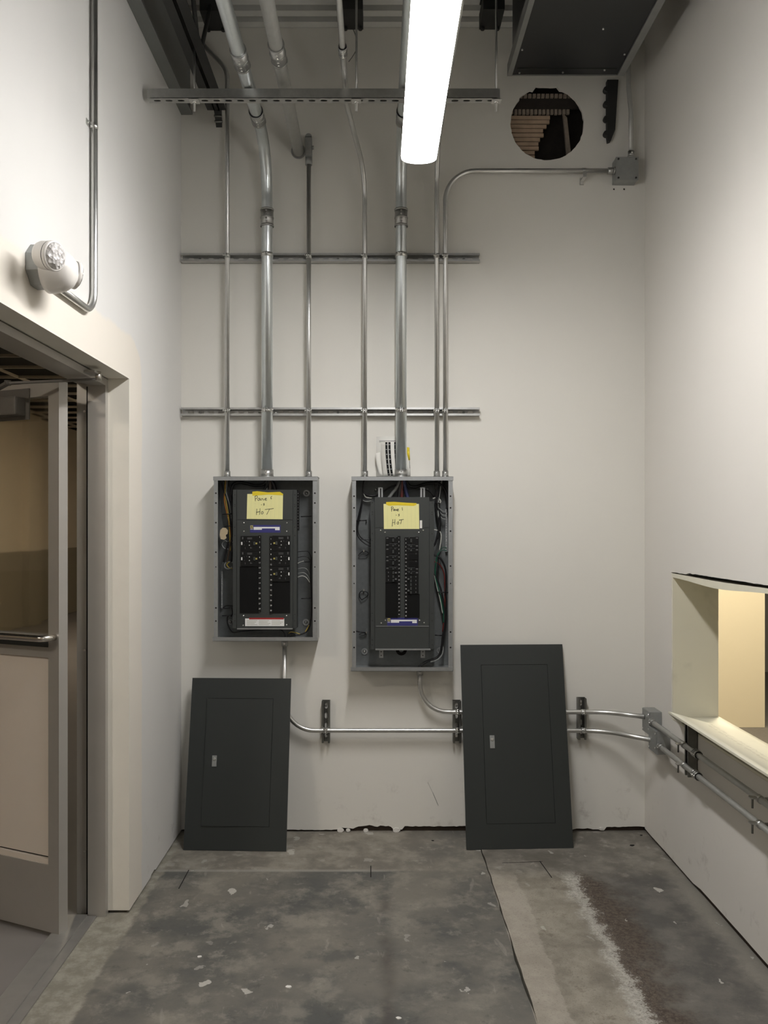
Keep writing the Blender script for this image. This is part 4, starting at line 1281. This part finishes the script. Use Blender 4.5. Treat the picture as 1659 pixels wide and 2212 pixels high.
# ---------------------------------------------------------------- larger panel
p2 = panel_box('panel_box', 760.5, 978, 1030, 1449, 'larger open electrical panel beside the paper cards with two rows of small breakers')
rect(p2, 'interior_pan', 812, 1080, 925, 1398, YD + .012, WY - .006, 'enclosure_shaded')
rect(p2, 'upper_cover', 810, 1074, 927, 1139.6, YD, YD + .0025, 'dead_grey')
rect(p2, 'trim_cover', 810, 1140.4, 927, 1353, YD, YD + .0025, 'dead_grey')
rect(p2, 'lower_cover', 810, 1353.8, 927, 1402, YD + .001, YD + .0035, 'dead_grey')
rect(p2, 'bottom_edge', 811, 1401.5, 930, 1404.5, YD - .005, YD + .02, 'enclosure')
rect(p2, 'seam_edge', 812, 1352.2, 927, 1353.4, YD - .002, YD - .0003, 'enclosure')
for (a, b) in ((801, 809.5), (927.5, 937.5)):
    f = rect(p2, 'side_flange', a, 1083, b, 1402, YD + .006, YD + .009, 'dead_grey')
    xx = fx(a, YD) if a < 860 else fx(b, YD) - .002
    MB().box(xx, xx + .002, YD + .009, YD + .07, fz(1402, YD), fz(1083, YD)).build('flange_return', 'dead_grey', f)
    for py in (1086, 1106, 1111, 1153, 1168, 1325, 1341, 1382, 1393):
        dot(f, 'screw_hole', (a + b) / 2 - (1 if a < 860 else -1), py, YD + .0058, .0022, 'crack', .0005, 8)
for (x, y) in ((822.2, 1145.7), (831.7, 1150), (904.7, 1150), (914, 1145.5), (832.5, 1340), (823.5, 1345.8), (906.3, 1340), (916.3, 1345.3)):
    dot(p2, 'screw', x, y, YD - .0002, .0042, 'screw', .003)
id_label(p2, 836.5, 1334.3, 902.5, 1351.5, YD)
rect(p2, 'white_tag', 907, 1124, 911.8, 1141, YD - .0006, YD - .0001, 'paper')
YB2 = YD - .009
def small_breaker(y0, y1, left, kind=0):
    x0, x1 = (833, 859) if left else (880, 904.5)
    b = rect(p2, 'breaker', x0, y0 + .35, x1, y1 - .35, YB2, YD - .0004, 'black')
    g = (lambda a, c: (x0 + a, x0 + c)) if left else (lambda a, c: (x1 - c, x1 - a))
    if kind == 0:
        rect(b, 'rating_print', g(1.6, 6)[0], y0 + 1.8, g(1.6, 6)[1], y0 + 4.4, YB2 - .0005, YB2 - .0001, 'grey_print')
        cy = (y0 + y1) / 2
        rect(b, 'handle', g(14.5, 18)[0], cy - (y1 - y0) * .22, g(14.5, 18)[1], cy + (y1 - y0) * .22, YB2 - .009, YB2 - .0001, 'dead_grey')
        rect(b, 'print_mark', g(19.5, 22)[0], y0 + 1.6, g(19.5, 22)[1], y0 + 3, YB2 - .0005, YB2 - .0001, 'grey_print')
        rect(b, 'top_edge', g(8, 25)[0], y0 + .1, g(8, 25)[1], y0 + .6, YB2 - .0008, YB2 + .002, 'enclosure_shaded')
    elif kind == 1:
        rect(b, 'rating_print', g(5, 6.5)[0], y0 + 1.6, g(5, 6.5)[1], y0 + 4, YB2 - .0005, YB2 - .0001, 'grey_print')
        rect(b, 'blank_face', g(1, 21)[0], y0 + 4.5, g(1, 21)[1], y1 - 1, YB2 - .002, YB2 - .0001, 'black2')
    else:
        k = int(round((y1 - y0) / 8.3))
        for i in range(k):
            yy = y0 + 8.3 * i
            rect(b, 'handle', g(15, 18.2)[0], yy + 1.2, g(15, 18.2)[1], yy + 7, YB2 - .009, YB2 - .0001, 'dead_grey')
            rect(b, 'print_mark', g(5.2, 7)[0], yy + 2, g(5.2, 7)[1], yy + 5, YB2 - .0005, YB2 - .0001, 'grey_print')
        for yy in (y0 + 7 if not left else y0 + 3, y1 - 8.5):
            rect(b, 'handle_tie', g(20.2, 24)[0], yy, g(20.2, 24)[1], yy + 3, YB2 - .012, YB2 - .0092 + .009, 'enclosure_shaded')


def yy(v): return 1140 + v / 10.53
for a, b, k in ((205, 360, 0), (360, 455, 0), (455, 630, 0), (630, 715, 0), (715, 890, 0), (890, 978, 0), (978, 1242, 2)): small_breaker(yy(a), yy(b), True, k)
for a, b, k in ((203, 380, 0), (380, 468, 0), (468, 560, 0), (560, 735, 1), (735, 905, 1), (905, 990, 0), (990, 1078, 0), (1078, 1505, 2)): small_breaker(yy(a), yy(b), False, k)
rect(p2, 'filler_plate', 832.6, yy(1246), 859, 1334, YD - .004, YD - .0004, 'black2')
rect(p2, 'filler_plate', 880, yy(1508), 906.5, 1334, YD - .004, YD - .0004, 'black2')
s = rect(p2, 'number_strip', 859, 1157.8, 865, 1331, YB2 + .002, YD - .0004, 'black'); numbers(s, YB2 + .0016, 861.6, 1162.2, 8.25, 1, 21, .04, .0082)
s = rect(p2, 'number_strip', 874, 1161, 880, 1334, YB2 + .002, YD - .0004, 'black'); numbers(s, YB2 + .0016, 876.6, 1164.9, 8.27, 2, 21, .02, .0082)
for (x, y, r) in ((787.5, 1407, .016), (950, 1405, .016)):
    k = MB().ring(at(x, y, WY - .0065), Y3, .009, r, .005, 20).build('stud_washer', 'enclosure', p2)
    dot(k, 'stud', x, y, WY - .005, .008, 'screw', .012)
for (x, y) in ((812, 1058), (923, 1057)):
    dot(p2, 'stud', x, y, WY - .0052, .008, 'fitting', .012)
for (a, b) in ((817, 827), (908, 918)):
    k = rect(p2, 'support_strut', a, 1053, b, 1076, YD + .03, YD + .045, 'enclosure')
    rect(k, 'slot', a + 4, 1055, a + 6.5, 1075, YD + .0292, YD + .0299, 'crack')
for (a, b) in ((819, 828), (909, 918)):
    k = rect(p2, 'support_strut', a, 1404, b, 1421, YD + .03, YD + .045, 'enclosure')
    for py in (1408, 1416): dot(k, 'screw_hole', a + 4.5, py, YD + .0298, .0028, 'crack', .0004, 8)
k = MB().ring(at(867, 1404, WY - .0042), Y3, .012, .028, .001, 22).build('knockout', 'crack', p2)
tb = rect(p2, 'ground_bar', 962, 1100, 966.5, 1192, WY - .028, WY - .012, 'enclosure')
for i in range(17): dot(tb, 'terminal_screw', 964.3, 1104 + i * 5.2, WY - .0282, .0022, 'screw', .0015, 8)
W = [([(866, 1034), (862, 1045), (850, 1062), (838, 1078)], .0085, 'wire_grey'), ([(866, 1034), (864, 1052), (861, 1078)], .009, 'wire_black'),
     ([(869, 1034), (868, 1052), (868, 1078)], .0085, 'wire_red'), ([(872, 1034), (875, 1052), (881, 1078)], .009, 'wire_blue'),
     ([(876, 1034), (884, 1049), (898, 1052), (915, 1046), (935, 1043), (952, 1047), (963, 1062), (967, 1085), (966, 1100)], .0070, 'wire_black'),
     ([(788, 1034), (785, 1050), (786, 1064), (800, 1071), (818, 1068), (840, 1054), (856, 1048)], .0048, 'wire_black'),
     ([(787, 1034), (784, 1060), (781, 1085), (774, 1115), (770, 1140), (774, 1160), (788, 1174), (803, 1181)], .0028, 'wire_black'),
     ([(789, 1034), (785, 1062), (782, 1090), (777, 1115), (772.5, 1140), (777, 1158), (790, 1168), (803, 1175)], .0028, 'wire_black'),
     ([(785, 1060), (783, 1078), (790, 1083), (802, 1082)], .0022, 'wire_grey'), ([(786, 1066), (790, 1074), (803, 1076)], .0026, 'wire_white'),
     ([(780, 1165), (792, 1165), (803, 1165)], .0022, 'wire_black'),
     ([(940, 1034), (943, 1060), (941, 1085), (943, 1110), (948, 1130), (946, 1150), (941, 1172), (936, 1180)], .0050, 'wire_black'),
     ([(945, 1034), (946, 1060), (944, 1090), (950, 1112), (949, 1140), (945, 1165)], .0052, 'wire_black'),
     ([(955, 1034), (951, 1060), (947, 1085), (947, 1118)], .0044, 'wire_grey'), ([(958, 1036), (952, 1055), (947, 1078)], .0040, 'wire_black'),
     ([(935, 1077), (946, 1075), (952, 1084), (944, 1090)], .0034, 'wire_white'),
     ([(862, 1056), (900, 1056), (925, 1060), (938, 1073)], .0036, 'wire_black'),
     ([(937, 1144), (948, 1147), (953, 1155), (952, 1172), (949, 1188)], .0026, 'wire_white'),
     ([(950, 1192), (945, 1200), (942, 1215), (940, 1240), (945, 1265), (953, 1295), (958, 1325), (958, 1345)], .0042, 'wire_green'),
     ([(951, 1192), (947, 1205), (946, 1225), (945, 1250), (954, 1280), (960, 1310), (962, 1345), (957, 1380)], .0040, 'wire_black'),
     ([(937, 1199), (950, 1205), (960, 1222), (964, 1245), (962, 1280), (964, 1300), (962, 1340), (957, 1370), (953, 1400), (945, 1420), (925, 1428), (908, 1438)], .0046, 'wire_black'),
     ([(938, 1213), (950, 1220), (959, 1238), (961, 1262), (961, 1300), (959, 1340), (956, 1365)], .0034, 'wire_red'),
     ([(938, 1239), (946, 1256), (953, 1275), (957, 1300), (961, 1330), (958, 1372), (954, 1405), (943, 1420), (918, 1430), (904, 1440)], .0044, 'wire_black'),
     ([(938, 1240), (944, 1268), (952, 1300), (956, 1325)], .0026, 'wire_white'),
     ([(955, 1385), (957, 1408), (948, 1423), (930, 1430)], .0034, 'wire_grey'),
     ([(965, 1185), (958, 1182), (951, 1187)], .0022, 'wire_green'), ([(965, 1190), (957, 1188), (950, 1191)], .0022, 'wire_green')]
for i in range(5): W.append(([(949, 1098 + 3 * i), (955, 1104 + 4 * i), (963, 1106 + 4 * i)], .0024, 'wire_black' if i % 2 else 'wire_grey'))
for pts, r, col in W: wire(p2, pts, r, col, 4.185)
for (a, b, y0, y1) in ((770, 792, 1125, 1124), (767, 790, 1363, 1367), (946, 968, 1279, 1280), (940, 955, 1372, 1373), (941, 950, 1087, 1087)):
    wire(p2, [(a, y0, 4.176), ((a + b) / 2, (y0 + y1) / 2, 4.168), (b, y1, 4.176)], .0030, 'wire_black', name='cable_tie')
for pts in ([(774, 1200), (782, 1192), (791, 1191), (796, 1196), (791, 1200), (781, 1201), (774, 1200)], [(781, 1296), (776, 1286), (779, 1278), (787, 1277), (794, 1281), (793, 1288), (781, 1296)],
            [(776, 1370), (784, 1367), (790, 1369), (784, 1372), (776, 1370)]):
    wire(p2, pts, .0022, 'wire_black', WY - .02, name='cable_tie_loop')
for (x, y) in ((786, 1190), (786, 1275), (791.5, 1124), (791.5, 1366)):
    MB().box(fx(x - 1, WY - .018), fx(x + 1, WY - .018), WY - .024, WY - .004, fz(y + 2.2, WY - .018), fz(y - 2.2, WY - .018)).build('tie_anchor', 'screw', p2)

note('yellow note on the larger panel reading Panel is HOT', [(828.5, 1088.5), (905, 1088.5), (905.8, 1142.6), (829.3, 1142.8)],
     [(834, 1084.5), (850, 1084), (880, 1086), (900, 1087), (899, 1091), (893, 1093), (860, 1091.5), (840, 1092.5), (834, 1090)],
     [[(672, 545), (676, 605)], [(668, 549), (688, 540), (700, 555), (676, 577)],
      [(716, 570), (703, 574), (700, 592), (712, 592), (716, 572), (722, 597)], [(727, 598), (731, 577), (741, 580), (746, 597)],
      [(752, 588), (771, 579), (763, 570), (749, 585), (758, 598), (776, 592)], [(822, 548), (825, 592)],
      [(738, 650), (740, 661)], [(786, 640), (770, 650), (784, 658), (768, 672)],
      [(692, 713), (685, 812)], [(722, 712), (718, 788)], [(684, 764), (722, 752)],
      [(766, 743), (752, 764), (760, 783), (775, 766), (766, 743)], [(778, 724), (842, 715)], [(813, 720), (800, 776)]],
     (740, 1010), 6.381)

# ================================================================== LEANING COVERS
def cover(label, BL, U, V, w, h, door, latch, proud):
    U = Vector(U).normalized(); V = Vector(V); V = (V - U * V.dot(U)).normalized(); Nn = U.cross(V).normalized()
    if Nn.y > 0: Nn = -Nn
    BL = Vector(BL)
    t = thing('panel_cover', BL, label, 'panel cover', 'charcoal panel covers leaning on the wall')
    def bx(name, a0, a1, b0, b1, c0, c1, mat, par=t, bev=0):
        return MB().obox(BL, U, V, Nn, a0, a1, b0, b1, c0, c1).build(name, mat, par, bevel=bev)
    d0, d1, e0, e1 = [k * s for k, s in zip(door, (w, w, h, h))]
    g = .0016
    # frame plate with a rectangular cut-out and folded rim
    m = MB()
    for (a0, a1, b0, b1) in ((0, d0 - g, 0, h), (d1 + g, w, 0, h), (d0 - g, d1 + g, 0, e0 - g), (d0 - g, d1 + g, e1 + g, h)): m.obox(BL, U, V, Nn, a0, a1, b0, b1, -.003, 0)
    for (a0, a1, b0, b1) in ((0, .003, 0, h), (w - .003, w, 0, h), (.003, w - .003, 0, .003), (.003, w - .003, h - .003, h)): m.obox(BL, U, V, Nn, a0, a1, b0, b1, -.012, -.003)
    m.build('frame_plate', 'panel_grey', t)
    bx('door_backing', d0 - .01, d1 + .01, e0 - .01, e1 + .01, -.0065, -.0036, 'black', t)
    q = MB().obox(BL, U, V, Nn, d0, d1, e0, e1, -.003, .0008)
    dr_ = q.build('access_door', 'panel_grey', t)
    if proud:    # door stands slightly ajar on its latch side
        for v in dr_.data.vertices:
            wp = v.co - BL
            f = 1 - (wp.dot(U) - d0) / (d1 - d0)
            v.co += Nn * (proud * f)
    l0, l1, k0, k1 = [k * s for k, s in zip(latch, (w, w, h, h))]
    off = proud * (1 - ((l0 + l1) / 2 - d0) / (d1 - d0)) + .0008 if proud else .0008
    lt = bx('latch', l0, l1, k0, k1, off, off + .004, 'box_grey', dr_)
    c = BL + U * ((l0 + l1) / 2) + V * (k0 + (k1 - k0) * .68) + Nn * (off + .004)
    MB().lathe(c, Nn, [(.0075, 0), (.0075, .002), (.004, .0025)], 14).build('key_lock', 'strap', lt)
    return t


cover('smaller charcoal panel cover leaning by the left corner, door slightly ajar', (-.9325, 4.006, .0015), (.4959, -.017, 0), (.0, .172, .797), .4962, .815,
      (.165, .825, .137, .877), (.244, .289, .477, .541), .007)
cover('larger charcoal panel cover leaning under the larger panel, door shut flush', (.4295, 4.006, .0025), (.5195, .023, 0), (-.0225, .202, .955), .5195, .978,
      (.196, .84, .12, .896), (.252, .297, .482, .545), 0.0)

# ================================================================== CARDS ON TOP OF THE LARGER PANEL
def sheet(m, rows, thick=.0006):
    """rows: list of (left point, right point)"""
    n = len(m.v); k = len(rows)
    for (a, b) in rows: m.v += [a, b, a + Y3 * thick, b + Y3 * thick]
    for i in range(k - 1):
        p = n + 4 * i; q = p + 4
        m.face((p, p + 1, q + 1, q), True); m.face((p + 2, q + 2, q + 3, p + 3), True); m.face((p, q, q + 2, p + 2)); m.face((p + 1, p + 3, q + 3, q + 1))
    e = n + 4 * (k - 1); m.face((n, n + 2, n + 3, n + 1)); m.face((e, e + 1, e + 3, e + 2))


zt = BZ + .0022
m = MB(); Ya, Yb = WY - .004, WY - .012
sheet(m, [(at(813.5, 943, Ya), at(871, 941.5, Ya)), (Vector((fx(813, Yb), Yb, zt)), Vector((fx(871, Yb), Yb, zt)))])
o = m.build('directory_card', 'paper'); tag(o, 'white printed card standing against the wall on the larger panel', 'card')
m = MB(); m.box(fx(819, Ya), fx(856, Ya), WY - .0062, WY - .0056, fz(953, Ya), fz(952, Ya)).box(fx(819, Ya), fx(832, Ya), WY - .0062, WY - .0056, fz(955.4, Ya), fz(954.6, Ya))
m.build('print_line', 'grey_print', o)


def lab(px, py, dy=0.0):
    t = (py - 955) / 72.0
    return at(px + 5.5 * t * t, py, WY - .015 - .006 * math.sin(t * 2.2) - dy)


rowsy = [955 + 72 * i / 12 for i in range(13)]
m = MB(); sheet(m, [(lab(823, y), lab(872, y)) for y in rowsy])
for v in m.v: v.z = max(v.z, zt)
o = m.build('number_label_sheet', 'paper'); tag(o, 'curled white sheet of black number labels behind the thick conduit', 'label sheet')
for (a, b, dn) in ((832.2, 837, 63), (838.8, 843.6, 64), (851.6, 855.6, 31)):
    m = MB(); sheet(m, [(lab(a, y, .0008), lab(b, y, .0008)) for y in rowsy if not (a > 850 and y > 1012)], .0004)
    for v in m.v: v.z = max(v.z, zt)
    st = m.build('number_strip', 'black', o)
    m = MB()
    for i in range(7 if a < 850 else 5):
        y = 960.5 + i * 10.6
        text_into(m, str(dn - 2 * i), lab((a + b) / 2, y, .0014), X3, Z3, .0072)
    m.build('numbers', 'white_print', st)
m = MB(); rows = []
for i in range(11):
    t = i / 10; y = 979 + 48 * t
    Yc = WY - .034 + .012 * t - .01 * math.sin(t * 3)
    rows.append((at(811 + 8.5 * t ** 1.6, y, Yc), at(822 + 5 * t ** 2, y - 2 * (1 - t), Yc)))
sheet(m, rows)
for v in m.v: v.z = max(v.z, zt)
o = m.build('curled_strip', 'paper'); tag(o, 'small curled paper strip at the left of the cards', 'paper strip')
m = MB(); sheet(m, [(at(877.5, 966, WY - .012), at(884.5, 966.5, WY - .012)), (at(877.5, 1000, WY - .016), at(886.5, 1000, WY - .016)), (at(877.5, 1027, WY - .018), at(887, 1027, WY - .018))])
for v in m.v: v.z = max(v.z, zt)
o = m.build('marker_strip', 'paper'); tag(o, 'white strip with a yellow tip right of the thick conduit', 'paper strip')
m = MB(); sheet(m, [(at(879, 966, WY - .0135), at(884.4, 966.5, WY - .0135)), (at(879, 980, WY - .0152), at(885, 980, WY - .0152)), (at(882.5, 994, WY - .0168), at(886, 994, WY - .0168))]); m.build('yellow_tip', 'tape', o)
m = MB(); sheet(m, [(at(884, 995, WY - .018), at(884.8, 995, WY - .018)), (at(885.2, 1012, WY - .019), at(886, 1012, WY - .019))]); m.build('black_line', 'ink', o)

# ================================================================== LOOSE BOARD ON THE SILL
def sm(a, b, v):
    t = min(1, max(0, (v - a) / (b - a))); return t * t * (3 - 2 * t)


def board(y, v):
    """v = 0 at the far edge, 1 at the edge over the room"""
    p = .165 * sm(0, 1, (3.80 - y) / .40)
    lift = .0145 * sm(0, 1, (3.75 - y) / .3)
    xo, zo = RX - .002 - p, .6775 + lift + .642 * p
    xi, zi = RX + .215, .679
    return Vector((xi + (xo - xi) * v, y, zi + (zo - zi) * v))


m = MB(); NY, NV = 44, 8
for side in (0, -.008):
    for i in range(NY + 1):
        y = 3.846 - (3.846 - 1.6) * i / NY
        for k in range(NV + 1): m.v.append(board(y, k / NV) + Z3 * (side if side else 0))
n2 = (NY + 1) * (NV + 1)
idx = lambda i, k, s=0: s * n2 + i * (NV + 1) + k
for i in range(NY):
    for k in range(NV):
        m.face((idx(i, k), idx(i, k + 1), idx(i + 1, k + 1), idx(i + 1, k)), True)
        m.face((idx(i, k, 1), idx(i + 1, k, 1), idx(i + 1, k + 1, 1), idx(i, k + 1, 1)), True)
    m.face((idx(i, 0), idx(i + 1, 0), idx(i + 1, 0, 1), idx(i, 0, 1))); m.face((idx(i, NV), idx(i, NV, 1), idx(i + 1, NV, 1), idx(i + 1, NV)))
for k in range(NV):
    m.face((idx(0, k), idx(0, k, 1), idx(0, k + 1, 1), idx(0, k + 1))); m.face((idx(NY, k), idx(NY, k + 1), idx(NY, k + 1, 1), idx(NY, k, 1)))
bd = m.build('loose_board', 'raw_board'); tag(bd, 'loose gypsum board with faint stamped print lying on the sill of the opening', 'board')
m = MB(); rnd = random.Random(3)
for row, v0 in ((0, .50), (1, .60)):
    y = 3.45 if row == 0 else 3.37
    while y > 2.6:
        if rnd.random() < .84:
            a = v0 + rnd.uniform(0, .02); b = v0 + .065 + rnd.uniform(-.03, .01); w_ = rnd.uniform(.002, .0045)
            y2 = y - rnd.uniform(-.012, .014)
            pa, pb = board(y, a) + Z3 * .0006, board(y2, b) + Z3 * .0006
            m.quad(pa, pb, pb + Vector((0, -w_, 0)), pa + Vector((0, -w_, 0)))
        y -= rnd.uniform(.012, .022)
m.build('stamped_print', 'soft_print', bd)['kind'] = 'stuff'

# ================================================================== CRUMBS ON THE FLOOR
def crumb(px, py, s, mat, label):
    Y = F * (EYE - .003) / (py - VPY); x = fx(px, Y); m = MB()
    k = 7; poly = [(s * (.6 + .6 * random.random()) * math.cos(2 * math.pi * i / k), s * .7 * (.6 + .6 * random.random()) * math.sin(2 * math.pi * i / k)) for i in range(k)]
    m.prism(poly, (x, Y, .0016 if x > .5 else .0003), X3, Y3, Z3, s * .35)
    o = m.build('debris', mat); tag(o, label, 'debris', 'crumbs on the floor'); return o


crumb(1365, 1826, .011, 'black', 'larger black crumb on the floor near the right corner')
crumb(1385, 1804, .008, 'black', 'small black crumb tucked into the right floor corner')
crumb(622, 2132, .012, 'paper_edge', 'white plaster crumb lying on the grey floor below the smaller cover')
crumb(430, 2066, .009, 'paper_edge', 'white plaster crumb on the floor nearest the door side')
crumb(861, 2199, .010, 'paper_edge', 'white plaster crumb at the very front of the floor')
crumb(935, 1815, .007, 'black', 'dark crumb on the floor left of the larger cover')
